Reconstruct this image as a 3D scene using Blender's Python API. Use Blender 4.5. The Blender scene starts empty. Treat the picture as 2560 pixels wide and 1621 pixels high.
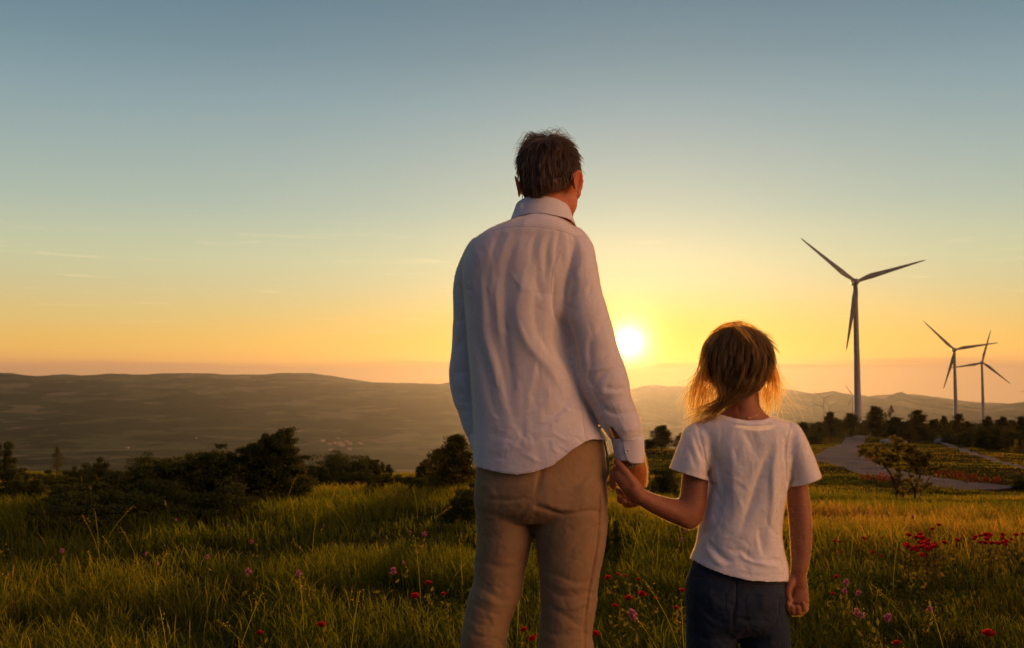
import bpy, bmesh, math, random
import numpy as np
from mathutils import Vector, Matrix

random.seed(7)
rng = np.random.default_rng(11)
scene = bpy.context.scene
COL = scene.collection

# ------------------------------------------------------------------ camera
F = 2489.0            # focal length in pixels of the 2560 px wide photograph
CX, CY = 1280.0, 810.5
HORIZON = 957.0
EYE = 1.14
PITCH = math.atan((HORIZON - CY) / F)
cam_data = bpy.data.cameras.new("camera")
cam = bpy.data.objects.new("camera", cam_data)
COL.objects.link(cam)
cam.location = (0, 0, EYE)
cam.rotation_euler = (math.radians(90) + PITCH, 0, 0)
cam_data.sensor_width = 36.0
cam_data.lens = 36.0 * F / 2560.0
cam_data.clip_start = 0.05
cam_data.clip_end = 60000.0
cam_data.dof.use_dof = True
cam_data.dof.focus_distance = 2.62
cam_data.dof.aperture_fstop = 10.0
scene.camera = cam

# ------------------------------------------------------------------ sun
SUN_EL = math.radians(2.3)
SUN_AZ = math.atan((1572 - 1280) / F)       # to the right of straight ahead
sun_dir = Vector((math.sin(SUN_AZ) * math.cos(SUN_EL), math.cos(SUN_AZ) * math.cos(SUN_EL), math.sin(SUN_EL)))
sl = bpy.data.lights.new("sun", 'SUN')
sl.energy = 5.0
sl.angle = math.radians(0.6)
sl.color = (1.0, 0.56, 0.18)
so = bpy.data.objects.new("sun", sl)
COL.objects.link(so)
so.rotation_euler = sun_dir.to_track_quat('Z', 'Y').to_euler()

# ------------------------------------------------------------------ node helpers
def S2L(c):
    return tuple((v / 255 / 12.92) if v / 255 <= 0.04045 else ((v / 255 + 0.055) / 1.055) ** 2.4 for v in c)

class N:
    """tiny wrapper for building node trees"""
    def __init__(self, tree): self.t = tree; self.n = tree.nodes; self.l = tree.links
    def add(self, typ, **kw):
        nd = self.n.new(typ)
        for k, v in kw.items(): setattr(nd, k, v)
        return nd
    def link(self, a, b): self.l.new(a, b)
    def put(self, sock, v):
        if hasattr(v, 'default_value') or hasattr(v, 'is_output'): self.l.new(v, sock)
        else: sock.default_value = v
    def math(self, op, a, b=None, c=None, clamp=False):
        nd = self.n.new('ShaderNodeMath'); nd.operation = op; nd.use_clamp = clamp
        self.put(nd.inputs[0], a)
        if b is not None: self.put(nd.inputs[1], b)
        if c is not None: self.put(nd.inputs[2], c)
        return nd.outputs[0]
    def vmath(self, op, a, b=None):
        nd = self.n.new('ShaderNodeVectorMath'); nd.operation = op
        self.put(nd.inputs[0], a)
        if b is not None: self.put(nd.inputs[1], b)
        return nd
    def ramp(self, fac, stops, interp='LINEAR'):
        nd = self.n.new('ShaderNodeValToRGB'); cr = nd.color_ramp; cr.interpolation = interp
        while len(cr.elements) > 1: cr.elements.remove(cr.elements[-1])
        cr.elements[0].position = stops[0][0]; cr.elements[0].color = (*stops[0][1], 1)
        for p, c in stops[1:]:
            e = cr.elements.new(p); e.color = (*c, 1)
        self.put(nd.inputs[0], fac)
        return nd.outputs[0]
    def mix(self, fac, a, b, mode='MIX'):
        nd = self.n.new('ShaderNodeMix'); nd.data_type = 'RGBA'; nd.blend_type = mode
        self.put(nd.inputs['Factor'], fac)
        for s, v in ((nd.inputs[6], a), (nd.inputs[7], b)):
            if isinstance(v, tuple) and len(v) == 3: v = (*v, 1)
            self.put(s, v)
        return nd.outputs[2]
    def mapr(self, v, a, b, c=0.0, d=1.0, smooth=False):
        nd = self.n.new('ShaderNodeMapRange'); nd.clamp = True
        if smooth: nd.interpolation_type = 'SMOOTHSTEP'
        self.put(nd.inputs[0], v)
        for i, q in enumerate((a, b, c, d)): nd.inputs[i + 1].default_value = q
        return nd.outputs[0]
    def noise(self, vec, scale, detail=3, rough=0.5, dist=0.0):
        nd = self.n.new('ShaderNodeTexNoise')
        nd.inputs['Scale'].default_value = scale; nd.inputs['Detail'].default_value = detail
        nd.inputs['Roughness'].default_value = rough; nd.inputs['Distortion'].default_value = dist
        if vec is not None: self.put(nd.inputs['Vector'], vec)
        return nd.outputs[0]

# ------------------------------------------------------------------ world: sunset sky
def el(y):  # sine of the elevation of a row of the photograph
    return math.sin(math.atan((HORIZON - y) / F))

world = bpy.data.worlds.new("World")
scene.world = world
world.use_nodes = True
w = N(world.node_tree)
for nd in list(w.n): w.n.remove(nd)
tc = w.add('ShaderNodeTexCoord').outputs['Generated']
dirn = w.vmath('NORMALIZE', tc).outputs[0]
sx = w.add('ShaderNodeSeparateXYZ'); w.link(dirn, sx.inputs[0])
X, Y, Z = sx.outputs
# base gradient by elevation (ramp position = z / 0.5 for z in 0..0.5)
# rows of the photograph's left edge: wanted colour minus the share of the physical sky
SKYROWS = [(957, (215, 152, 100), (.40, .15, .007)), (925, (225, 158, 102), (.42, .155, .008)), (908, (248, 176, 98), (.47, .18, .01)), (880, (253, 190, 98), (.525, .22, .02)),
           (852, (250, 195, 102), (.521, .258, .042)), (787, (232, 200, 129), (.397, .258, .089)), (721, (216, 201, 150), (.301, .223, .114)),
           (656, (206, 203, 162), (.238, .195, .122)), (590, (193, 197, 168), (.19, .165, .118)), (524, (177, 188, 171), (.156, .141, .112)),
           (393, (158, 174, 170), (.112, .109, .1)), (262, (138, 160, 166), (.084, .089, .087)), (131, (117, 142, 153), (.065, .072, .076)), (0, (102, 129, 144), (.054, .063, .07))]
KN = 0.35
stops_ = []
for y_, c_, n_ in SKYROWS:
    stops_.append((max(0.0, el(y_) / 0.5), tuple(max(0.0, a_ - KN * b_) for a_, b_ in zip(S2L(c_), n_))))
zr = w.mapr(Z, 0.0, 0.5)
base = w.ramp(zr, stops_ + [(1.0, (0.075, 0.13, 0.20))])
backw = w.mapr(Y, 0.45, -0.35, 0.0, 1.0, smooth=True)
base = w.mix(w.math('MULTIPLY', backw, 0.85), base, w.ramp(zr, [(0, (0.07, 0.06, 0.07)), (0.3, (0.06, 0.08, 0.125)), (1, (0.05, 0.085, 0.15))]))
# glow round the sun
dt = w.vmath('DOT_PRODUCT', dirn, tuple(sun_dir)).outputs['Value']
ang = w.math('ARCCOSINE', w.math('MINIMUM', dt, 0.99999))
g1 = w.math('EXPONENT', w.math('MULTIPLY', ang, -1 / math.radians(9.0)))
g2 = w.math('EXPONENT', w.math('MULTIPLY', ang, -1 / math.radians(2.0)))
g3 = w.math('EXPONENT', w.math('MULTIPLY', ang, -1 / math.radians(0.52)))
hz = w.mapr(Z, el(935), el(905), 0.12, 1.0, smooth=True)     # dusty layer on the horizon dims the glow
def scaled(fac, col):
    return w.mix(1.0, w.mix(0.0, tuple(col), tuple(col)), w.mix(fac, (0, 0, 0), (1, 1, 1)), 'MULTIPLY')
def addc(a, b): return w.mix(1.0, a, b, 'ADD')
g1h = w.math('MULTIPLY', g1, hz); g2h = w.math('MULTIPLY', g2, hz)
c = addc(base, scaled(g1h, (0.10, 0.14, 0.11)))
c = addc(c, scaled(g2h, (0.25, 0.06, 0.0)))
lowf = w.mapr(Z, el(690), el(850), 0.0, 1.0, smooth=True)
c = w.mix(w.math('MULTIPLY', g1, lowf), c, w.mix(1.0, c, (1.02, 0.74, 0.14), 'MULTIPLY'))
core = w.add('ShaderNodeVectorMath', operation='SCALE'); core.inputs[0].default_value = (12.0, 8.2, 3.6)
w.link(w.math('MULTIPLY', g3, hz), core.inputs['Scale'])
# horizon dust band, long thin clouds
az = w.math('ARCTAN2', X, Y)
cv = w.add('ShaderNodeCombineXYZ'); w.link(w.math('MULTIPLY', az, 6.0), cv.inputs[0]); w.link(w.math('MULTIPLY', Z, 160.0), cv.inputs[1])
nb = w.noise(cv.outputs[0], 1.0, 4, 0.55)
edge = w.math('ADD', Z, w.math('MULTIPLY', w.math('SUBTRACT', nb, 0.5), 0.020))
dust = w.mapr(edge, el(922), el(898), 1.0, 0.0, smooth=True)
c = w.mix(w.math('MULTIPLY', dust, 0.80), c, w.mix(g1, S2L((216, 156, 106)), S2L((250, 160, 40))))
cv2 = w.add('ShaderNodeCombineXYZ'); w.link(w.math('MULTIPLY', az, 9.0), cv2.inputs[0]); w.link(w.math('MULTIPLY', Z, 150.0), cv2.inputs[1]); cv2.inputs[2].default_value = 3.3
nc = w.noise(cv2.outputs[0], 1.0, 5, 0.6, 0.3)
wisp = w.math('MULTIPLY', w.mapr(nc, 0.585, 0.74, 0, 1, smooth=True),
              w.math('MULTIPLY', w.mapr(Z, el(845), el(800)), w.mapr(Z, el(560), el(640))))
c = w.mix(w.math('MULTIPLY', wisp, 0.30), c, S2L((255, 226, 170)))
# warm fill light added in the sky behind the camera, low to the right
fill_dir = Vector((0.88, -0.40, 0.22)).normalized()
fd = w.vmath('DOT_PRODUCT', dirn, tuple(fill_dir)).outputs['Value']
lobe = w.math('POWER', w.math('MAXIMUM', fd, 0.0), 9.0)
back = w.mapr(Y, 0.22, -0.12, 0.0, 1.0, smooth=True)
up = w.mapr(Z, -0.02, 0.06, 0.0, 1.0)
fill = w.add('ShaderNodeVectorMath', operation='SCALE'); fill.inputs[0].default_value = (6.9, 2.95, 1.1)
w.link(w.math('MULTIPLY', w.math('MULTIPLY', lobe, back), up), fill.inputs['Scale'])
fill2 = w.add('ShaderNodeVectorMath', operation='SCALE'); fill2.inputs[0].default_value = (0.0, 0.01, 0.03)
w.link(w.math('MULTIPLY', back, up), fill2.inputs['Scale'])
c = w.vmath('ADD', c, core.outputs[0]).outputs[0]
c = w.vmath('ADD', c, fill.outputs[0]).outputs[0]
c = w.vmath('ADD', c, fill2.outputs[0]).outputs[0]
# a physical sky adds its own share of the light
sky = w.add('ShaderNodeTexSky'); sky.sky_type = 'NISHITA'; sky.sun_disc = False
sky.sun_elevation = SUN_EL; sky.sun_rotation = SUN_AZ; sky.altitude = 900; sky.dust_density = 2.0
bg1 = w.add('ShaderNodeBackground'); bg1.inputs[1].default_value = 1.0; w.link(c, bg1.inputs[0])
bg2 = w.add('ShaderNodeBackground'); w.link(w.math('MULTIPLY', w.math('SUBTRACT', 1.0, w.math('MULTIPLY', dust, 0.85)), 0.05 * KN), bg2.inputs[1]); w.link(sky.outputs[0], bg2.inputs[0])
ads = w.add('ShaderNodeAddShader'); w.link(bg1.outputs[0], ads.inputs[0]); w.link(bg2.outputs[0], ads.inputs[1])
wo = w.add('ShaderNodeOutputWorld'); w.link(ads.outputs[0], wo.inputs[0])
world.cycles.sampling_method = 'MANUAL'; world.cycles.sample_map_resolution = 1024

# ------------------------------------------------------------------ render settings
scene.render.engine = 'CYCLES'
vs = scene.view_settings
vs.view_transform = 'Standard'; vs.look = 'None'; vs.exposure = 0.0; vs.gamma = 1.0; vs.use_curve_mapping = False
cy = scene.cycles
cy.use_denoising = True
cy.max_bounces = 8; cy.diffuse_bounces = 3; cy.glossy_bounces = 2; cy.transmission_bounces = 6; cy.transparent_max_bounces = 12
cy.volume_bounces = 0
cy.sample_clamp_indirect = 6.0
cy.caustics_reflective = False; cy.caustics_refractive = False

# ------------------------------------------------------------------ object helpers
def P(x, y, d):
    """world point seen at photograph pixel (x, y) at distance d along +Y"""
    u = (x - CX) / F; v = (CY - y) / F
    c_, s_ = math.cos(PITCH), math.sin(PITCH)
    dy = c_ - v * s_; dz = s_ + v * c_
    return Vector((u / dy * d, d, EYE + dz / dy * d))

def mesh_obj(name, verts, faces, mat, parent=None, smooth=True):
    me = bpy.data.meshes.new(name)
    me.from_pydata([tuple(v) for v in verts], [], [tuple(f) for f in faces])
    if smooth: me.polygons.foreach_set('use_smooth', [True] * len(me.polygons))
    if mat: me.materials.append(mat)
    me.update()
    o = bpy.data.objects.new(name, me); COL.objects.link(o)
    if parent: o.parent = parent
    return o

def np_mesh(name, V, Fq, mat, smooth=True, parent=None, attrs=None, link=True, uv=None):
    """numpy mesh: V (n,3), Fq (m,k) with k = 3 or 4"""
    V = np.ascontiguousarray(V, dtype=np.float32); Fq = np.ascontiguousarray(Fq, dtype=np.int32)
    me = bpy.data.meshes.new(name)
    k = Fq.shape[1]
    me.vertices.add(len(V)); me.vertices.foreach_set('co', V.ravel())
    me.loops.add(Fq.size); me.loops.foreach_set('vertex_index', Fq.ravel())
    me.polygons.add(len(Fq)); me.polygons.foreach_set('loop_start', np.arange(0, Fq.size, k, dtype=np.int32))
    me.update(calc_edges=True)
    if smooth: me.polygons.foreach_set('use_smooth', np.ones(len(Fq), dtype=bool))
    for an, av in (attrs or {}).items():
        a = me.attributes.new(an, 'FLOAT', 'POINT'); a.data.foreach_set('value', np.asarray(av, dtype=np.float32))
    if mat: me.materials.append(mat)
    if not link: return me
    o = bpy.data.objects.new(name, me); COL.objects.link(o)
    if parent: o.parent = parent
    return o

def tag(o, label=None, cat=None, group=None, kind=None):
    if label: o['label'] = label
    if cat: o['category'] = cat
    if group: o['group'] = group
    if kind: o['kind'] = kind
    return o

def empty(name, loc):
    o = bpy.data.objects.new(name, None); COL.objects.link(o); o.location = loc
    o.empty_display_size = 0.1
    return o

def adopt(child, parent):
    """parent while keeping the world position"""
    child.parent = parent
    child.matrix_parent_inverse = Matrix.Translation(-Vector(parent.location))

def material(name, col=(0.5, 0.5, 0.5), rough=0.7, spec=0.3):
    m = bpy.data.materials.new(name); m.use_nodes = True
    n = N(m.node_tree); b = n.n['Principled BSDF']
    b.inputs['Base Color'].default_value = (*col, 1); b.inputs['Roughness'].default_value = rough
    b.inputs['Specular IOR Level'].default_value = spec
    return m, n, b
def out_of(n): return [x for x in n.n if x.type == 'OUTPUT_MATERIAL'][0]

def vnoise(P3, seed=0):
    """cheap smooth value noise, numpy, P3 (n,3) -> (n,) in 0..1"""
    Pf = np.floor(P3).astype(np.int64); f = P3 - Pf; f = f * f * (3 - 2 * f)
    def h(i, j, k):
        n = (i * 374761393 + j * 668265263 + k * 2147483647 + seed * 974634777) & 0xFFFFFFFF
        n = ((n ^ (n >> 13)) * 1274126177) & 0xFFFFFFFF
        return ((n ^ (n >> 16)) & 0xFFFF) / 65535.0
    x, y, z = Pf[:, 0], Pf[:, 1], Pf[:, 2]; fx, fy, fz = f[:, 0], f[:, 1], f[:, 2]
    def lx(j, k): return h(x, y + j, z + k) * (1 - fx) + h(x + 1, y + j, z + k) * fx
    a = lx(0, 0) * (1 - fy) + lx(1, 0) * fy; b = lx(0, 1) * (1 - fy) + lx(1, 1) * fy
    return a * (1 - fz) + b * fz
def fbm(P3, octaves=4, seed=0):
    s = 0; a = 0.5; t = 0
    for i in range(octaves):
        s = s + a * vnoise(P3 * (2 ** i), seed + i); t += a; a *= 0.5
    return s / t
# ------------------------------------------------------------------ terrain
TL = np.array([(0, 0), (4, 0), (8, -.05), (12, -.25), (20, -.85), (35, -2.12), (45, -3.7), (60, -6.5), (100, -18), (200, -52), (600, -165), (1200, -220), (9600, -220)], float)
TM = np.array([(0, 0), (4, 0), (8, -.05), (12, -.40), (20, -1.1), (30, -1.85), (50, -2.75), (75, -3.8), (95, -7), (150, -24), (300, -80), (600, -150), (1200, -215), (9600, -225)], float)
TR = np.array([(0, 0), (4, 0), (8, -.1), (12, -.45), (20, -1.3), (30, -2.0), (54, -3.05), (80, -4.4), (128, -6.7), (150, -7.0), (200, -9), (300, -13), (570, -22), (900, -37),
               (1300, -57), (2200, -98), (3300, -131), (4600, -170), (6000, -220), (9600, -225)], float)
# ridges: (distance, front width, back width, [(pixel x, pixel y of crest)...])
RIDGES = [
    (7900, 1800, 1500, [(-2500, 950), (-400, 934), (0, 931), (29, 933), (88, 941), (162, 936), (206, 939), (279, 933.5), (350, 936), (426, 933.5), (519, 933.5), (563, 937), (661, 937),
                        (696, 932.5), (784, 932.5), (833, 941), (931, 955.5), (1004, 958), (1102, 960), (1130, 955), (1250, 958), (1400, 966), (1500, 985), (1600, 1050), (2600, 1100)]),
    (6600, 3400, 1000, [(-2500, 945), (-300, 936), (0, 934), (50, 938), (98, 942), (200, 944), (274, 945), (416, 950), (441, 945), (588, 948), (637, 952.6), (735, 948), (882, 956.5),
                        (1102, 961.5), (1127, 956), (1300, 970), (1480, 988), (1586, 1006), (1629, 1014), (1661, 1030), (1690, 1048), (1760, 1075), (1900, 1110), (2600, 1150)]),
    (8600, 900, 500, [(1300, 1000), (1450, 985), (1576, 973), (1611, 964.5), (1645, 963), (1668, 967), (1690, 964), (1720, 966), (1770, 974), (1860, 976), (1900, 970), (1950, 971), (1987, 976), (2040, 985), (2100, 1000), (2300, 1030), (3600, 1040)]),
    (8900, 800, 500, [(1900, 1000), (2150, 992), (2281, 981), (2330, 985), (2438, 995), (2500, 988), (2558, 990), (2800, 975), (3600, 985)]),
    (7000, 1500, 1200, [(1300, 1080), (1700, 1040), (1850, 1008), (1980, 985), (2030, 984), (2059, 981), (2081, 978), (2105, 984), (2153, 989), (2209, 997), (2239, 982), (2252, 980), (2269, 987), (2300, 996),
                        (2336, 1000), (2365, 1008), (2438, 1019), (2474, 1021), (2510, 1011), (2558, 1005), (2700, 990), (3000, 985), (3600, 1000)]),
    (5200, 1200, 1200, [(1300, 1110), (1700, 1085), (1900, 1060), (2004, 1036), (2100, 1026), (2197, 1030), (2245, 1030), (2317, 1033), (2365, 1043), (2401, 1056), (2480, 1075), (2600, 1060), (2900, 1020), (3600, 1020)]),
]
def height(x, y):
    x = np.asarray(x, float); y = np.asarray(y, float)
    r = np.hypot(x, y)
    yy = np.maximum(y, 0.05)
    px = np.clip(CX + F * x / yy, -2400, 3600)
    px = np.where(y <= 0.05, np.where(x < 0, -2400, 3600), px)
    d = np.where(px < -400, r * 0.829, np.where(px > 3000, r * .823, y)); d = np.where(y <= 0.05, r * np.where(x < 0, .829, .823), d)
    d = np.maximum(d, 0)
    zl = np.interp(d, TL[:, 0], TL[:, 1]); zm = np.interp(d, TM[:, 0], TM[:, 1]); zr = np.interp(d, TR[:, 0], TR[:, 1])
    a = np.clip((px - 1180) / 420, 0, 1); a = a * a * (3 - 2 * a)
    b = np.clip((px - 1600) / 330, 0, 1); b = b * b * (3 - 2 * b)
    z = zl * (1 - a) + zm * a; z = z * (1 - b) + zr * b
    far = d > 900
    if far.any():
        zz = z.copy()
        for (Yc, wf, wb, pts) in RIDGES:
            pa = np.array(pts, float)
            yc = np.interp(px, pa[:, 0], pa[:, 1])
            q = np.stack([px / 60, px * 0 + Yc / 100, px * 0], -1)
            yc = yc - (fbm(q, 3, 5) - .5) * 2.2 - (fbm(q * 4, 2, 6) - .5) * 1.3
            zc = EYE + (HORIZON - yc) * Yc / F
            t = (d - Yc)
            s = np.where(t < 0, np.clip(1 + t / wf, 0, 1), np.clip(1 - t / wb, 0, 1))
            s = np.where(t < 0, s ** 1.25, s * s * (3 - 2 * s))
            n = fbm(np.stack([x / 420, y / 700, x * 0], -1), 4, 9) - .5
            hgt = -225 + (zc + 225) * s + n * 75 * s * (1 - s) * 2
            zz = np.maximum(zz, hgt)
        z = np.where(far, zz, z)
    nn = np.stack([x / 3.1, y / 3.1, x * 0], -1)
    z = z + (fbm(nn, 3, 21) - .5) * np.clip((r - 3) / 20, 0, 1) * 0.30 * np.clip(60 / np.maximum(r, 1), 0, 1)
    nn2 = np.stack([x / 14, y / 14, x * 0], -1)
    z = z + (fbm(nn2, 2, 31) - .5) * np.clip((r - 10) / 40, 0, 1) * 0.7
    return z

def ground_at(px, py):
    """world point of the ground seen at a photograph pixel"""
    d = np.exp(np.linspace(math.log(2.5), math.log(8000), 4000))
    pts = np.array([tuple(P(px, py, 1.0))])[0]
    x = pts[0] * d; zr = EYE + (pts[2] - EYE) * d
    h = height(x, d)
    i = np.argmax(zr < h)
    return Vector((x[i], d[i], h[i]))
def ground_px(px, d):
    """ground point at distance d below the column px"""
    x = (px - CX) / F * d
    return Vector((x, d, float(height([x], [d])[0])))

def polar(name, r0, r1, nr, mat, kind='structure'):
    aa = np.concatenate([np.linspace(-180, -45, 60, endpoint=False), np.linspace(-45, 45, 620, endpoint=False), np.linspace(45, 180, 60)])
    aa = np.radians(aa); rr = np.exp(np.linspace(math.log(r0), math.log(r1), nr))
    A, R = np.meshgrid(aa, rr)
    x = (R * np.sin(A)).ravel(); y = (R * np.cos(A)).ravel()
    z = height(x, y)
    V = np.stack([x, y, z], -1); na = len(aa)
    i = np.arange(nr - 1)[:, None] * na + np.arange(na - 1)[None]
    i = i.ravel()
    Fq = np.stack([i, i + 1, i + na + 1, i + na], -1)
    o = np_mesh(name, V, Fq, mat)
    return tag(o, kind=kind)

# ground
mg, n, b = material("meadow_soil", rough=1.0, spec=0.0)
pos = n.add('ShaderNodeNewGeometry').outputs['Position']
n1 = n.noise(pos, 0.55, 5, 0.6); n2 = n.noise(pos, 6.0, 4, 0.65); n3 = n.noise(pos, 0.13, 4, 0.6)
cg = n.ramp(n1, [(0.30, (0.020, 0.024, 0.005)), (0.5, (0.042, 0.040, 0.007)), (0.7, (0.070, 0.056, 0.012))])
cg = n.mix(n.mapr(n2, 0.35, 0.7), cg, (0.012, 0.013, 0.005))
cg = n.mix(n.math('MULTIPLY', n.mapr(n3, 0.56, 0.66), 0.6), cg, (0.06, 0.026, 0.009))
n.link(cg, b.inputs['Base Color'])
bp = n.add('ShaderNodeBump'); bp.inputs['Strength'].default_value = 0.5; bp.inputs['Distance'].default_value = 0.15
n.link(n2, bp.inputs['Height']); n.link(bp.outputs[0], b.inputs['Normal'])
# far hills
mh, n, b = material("hill_land", rough=1.0, spec=0.0)
pos = n.add('ShaderNodeNewGeometry').outputs['Position']
h1 = n.noise(pos, 0.0035, 8, 0.68); h2 = n.noise(pos, 0.0011, 3, 0.5)
vo = n.add('ShaderNodeTexVoronoi'); vo.inputs['Scale'].default_value = 0.0048; n.link(pos, vo.inputs['Vector'])
fields = n.ramp(n.add('ShaderNodeSeparateColor').outputs[0], [(0, (0, 0, 0)), (1, (1, 1, 1))])
sc_ = [q for q in n.n if q.type == 'SEPARATE_COLOR'][0]; n.link(vo.outputs['Color'], sc_.inputs[0])
fcol = n.ramp(sc_.outputs[0], [(0.0, (0.035, 0.045, 0.018)), (0.35, (0.065, 0.075, 0.026)), (0.7, (0.11, 0.10, 0.05)), (1.0, (0.17, 0.14, 0.10))], 'CONSTANT')
forest = n.ramp(h1, [(0.3, (0.012, 0.020, 0.008)), (0.7, (0.035, 0.045, 0.015))])
ch = n.mix(n.mapr(n.math('ADD', h1, n.math('MULTIPLY', h2, 0.5)), 0.72, 0.80), forest, fcol)
n.link(ch, b.inputs['Base Color'])

polar("ground", 0.6, 240, 330, mg)
polar("hills", 239.9, 9500, 420, mh)

# ------------------------------------------------------------------ gravel path
def curve_px(pts, step=24):
    W_ = [ground_at(*p) for p in pts]
    out = []
    for i in range(len(W_) - 1):
        p0 = W_[max(i - 1, 0)]; p1 = W_[i]; p2 = W_[i + 1]; p3 = W_[min(i + 2, len(W_) - 1)]
        for k in range(step):
            t = k / step
            out.append(0.5 * ((2 * p1) + (p2 - p0) * t + (2 * p0 - 5 * p1 + 4 * p2 - p3) * t * t + (3 * p1 - p0 - 3 * p2 + p3) * t ** 3))
    out.append(W_[-1]); return out
mp, n, b = material("gravel", rough=1.0, spec=0.0)
pos = n.add('ShaderNodeNewGeometry').outputs['Position']
p1 = n.noise(pos, 9.0, 6, 0.75); p2 = n.noise(pos, 0.9, 4, 0.6)
vg = n.add('ShaderNodeTexVoronoi'); vg.inputs['Scale'].default_value = 14.0; n.link(pos, vg.inputs['Vector'])
cg = n.ramp(p1, [(0.3, (0.10, 0.088, 0.080)), (0.55, (0.26, 0.222, 0.198)), (0.8, (0.45, 0.39, 0.35))])
cg = n.mix(n.mapr(p2, 0.45, 0.75), cg, (0.13, 0.115, 0.095))
n.link(cg, b.inputs['Base Color'])
bp = n.add('ShaderNodeBump'); bp.inputs['Strength'].default_value = 1.0; bp.inputs['Distance'].default_value = 0.12
n.link(n.math('ADD', p1, vg.outputs['Distance']), bp.inputs['Height']); n.link(bp.outputs[0], b.inputs['Normal'])
PATHS = []
def strip(name, left, right, lift=0.05, lab=None):
    L = curve_px(left); R = curve_px(right); m = min(len(L), len(R))
    def resample(c_, k):
        c_ = np.array([tuple(q)[:2] for q in c_]); s = np.concatenate([[0], np.cumsum(np.hypot(*np.diff(c_, axis=0).T))])
        t = np.linspace(0, s[-1], k); return np.stack([np.interp(t, s, c_[:, 0]), np.interp(t, s, c_[:, 1])], -1)
    K = 160; L = resample(L, K); R = resample(R, K); nc = 14
    w_ = 0.25 * (fbm(np.stack([np.arange(K) / 5, np.zeros(K), np.zeros(K)], -1), 3, 3) - .5)[:, None]
    t = np.linspace(0, 1, nc)[None, :, None]
    G = L[:, None] * (1 - t) + R[:, None] * t
    x = G[..., 0].ravel(); y = G[..., 1].ravel()
    crown = (lift * (1 - (2 * t[..., 0] - 1) ** 4) * np.ones((K, 1))).ravel()
    V = np.stack([x, y, height(x, y) + crown + 0.004], -1)
    i = (np.arange(K - 1)[:, None] * nc + np.arange(nc - 1)[None]).ravel()
    np_mesh(name, V, np.stack([i, i + nc, i + nc + 1, i + 1], -1), mp)
    o = bpy.data.objects[name]; tag(o, kind='structure')
    PATHS.append((G[:, nc // 2], np.hypot(*(R - L).T) / 2))
strip("path", [(2163, 1086), (2112, 1098), (2071, 1120), (2040, 1138), (2038, 1148), (2076, 1163), (2137, 1182), (2197, 1196), (2290, 1211), (2420, 1226)],
      [(2180, 1086), (2160, 1110), (2152, 1127), (2163, 1146), (2197, 1164), (2245, 1176), (2320, 1190), (2389, 1202), (2450, 1208), (2560, 1219)])
strip("dirt_track", [(2338, 1090), (2345, 1104), (2370, 1118), (2420, 1134), (2480, 1153), (2560, 1176)],
      [(2349, 1088), (2362, 1104), (2396, 1119), (2444, 1134), (2501, 1151), (2586, 1175)], 0.03)
def on_path(x, y, pad=0.0):
    hit = np.zeros(len(x), bool)
    for (C_, hw) in PATHS:
        for k in range(0, len(C_), 2):
            hit |= np.hypot(x - C_[k, 0], y - C_[k, 1]) < hw[k] + pad
    return hit

# ------------------------------------------------------------------ wind turbines
mw, n, b = material("turbine_white", (0.15, 0.15, 0.15), 0.6, 0.2)
pos = n.add('ShaderNodeNewGeometry').outputs['Position']
n.link(n.mix(n.mapr(n.noise(pos, 0.25, 4, 0.6), 0.4, 0.75), (0.165, 0.16, 0.16), (0.125, 0.12, 0.12)), b.inputs['Base Color'])
def lathe(profile, seg=28):
    V = []; Fc = []
    for z, r in profile:
        for k in range(seg):
            a = 2 * math.pi * k / seg; V.append((r * math.cos(a), r * math.sin(a), z))
    for i in range(len(profile) - 1):
        for k in range(seg):
            a = i * seg + k; b_ = i * seg + (k + 1) % seg; Fc.append((a, b_, b_ + seg, a + seg))
    Fc.append(tuple(range(seg))[::-1]); Fc.append(tuple(range((len(profile) - 1) * seg, len(profile) * seg)))
    return V, Fc
def blade_geo(L=40.0, root=1.05, seg=14):
    V = []; Fc = []; n_ = 18
    for i in range(n_ + 1):
        t = i / n_; r = t * L
        chord = np.interp(t, [0, .04, .12, .22, .5, .85, .97, 1], [1.9, 1.9, 2.6, 3.3, 2.1, 1.05, .6, .12])
        thick = np.interp(t, [0, .04, .15, .3, 1], [1.9, 1.9, 1.0, .62, .06])
        tw = math.radians(np.interp(t, [0, .2, 1], [28, 18, 2]))
        off = np.interp(t, [0, .15, 1], [0, -.35, 0.0]) - (chord - 1.9) * .18 * (t > .04)
        for k in range(seg):
            a = 2 * math.pi * k / seg; cx_ = math.cos(a) * chord / 2 + off; cy_ = math.sin(a) * thick / 2 * (1 if t < .05 else (0.55 + 0.45 * math.cos(a)))
            V.append((cx_ * math.cos(tw) - cy_ * math.sin(tw), cx_ * math.sin(tw) + cy_ * math.cos(tw), r))
    for i in range(n_):
        for k in range(seg):
            a = i * seg + k; b_ = i * seg + (k + 1) % seg; Fc.append((a, b_, b_ + seg, a + seg))
    Fc.append(tuple(range(n_ * seg, (n_ + 1) * seg)))
    return V, Fc
tower_me = blade_me = nac_me = hub_me = None
TW = 80.0
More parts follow.
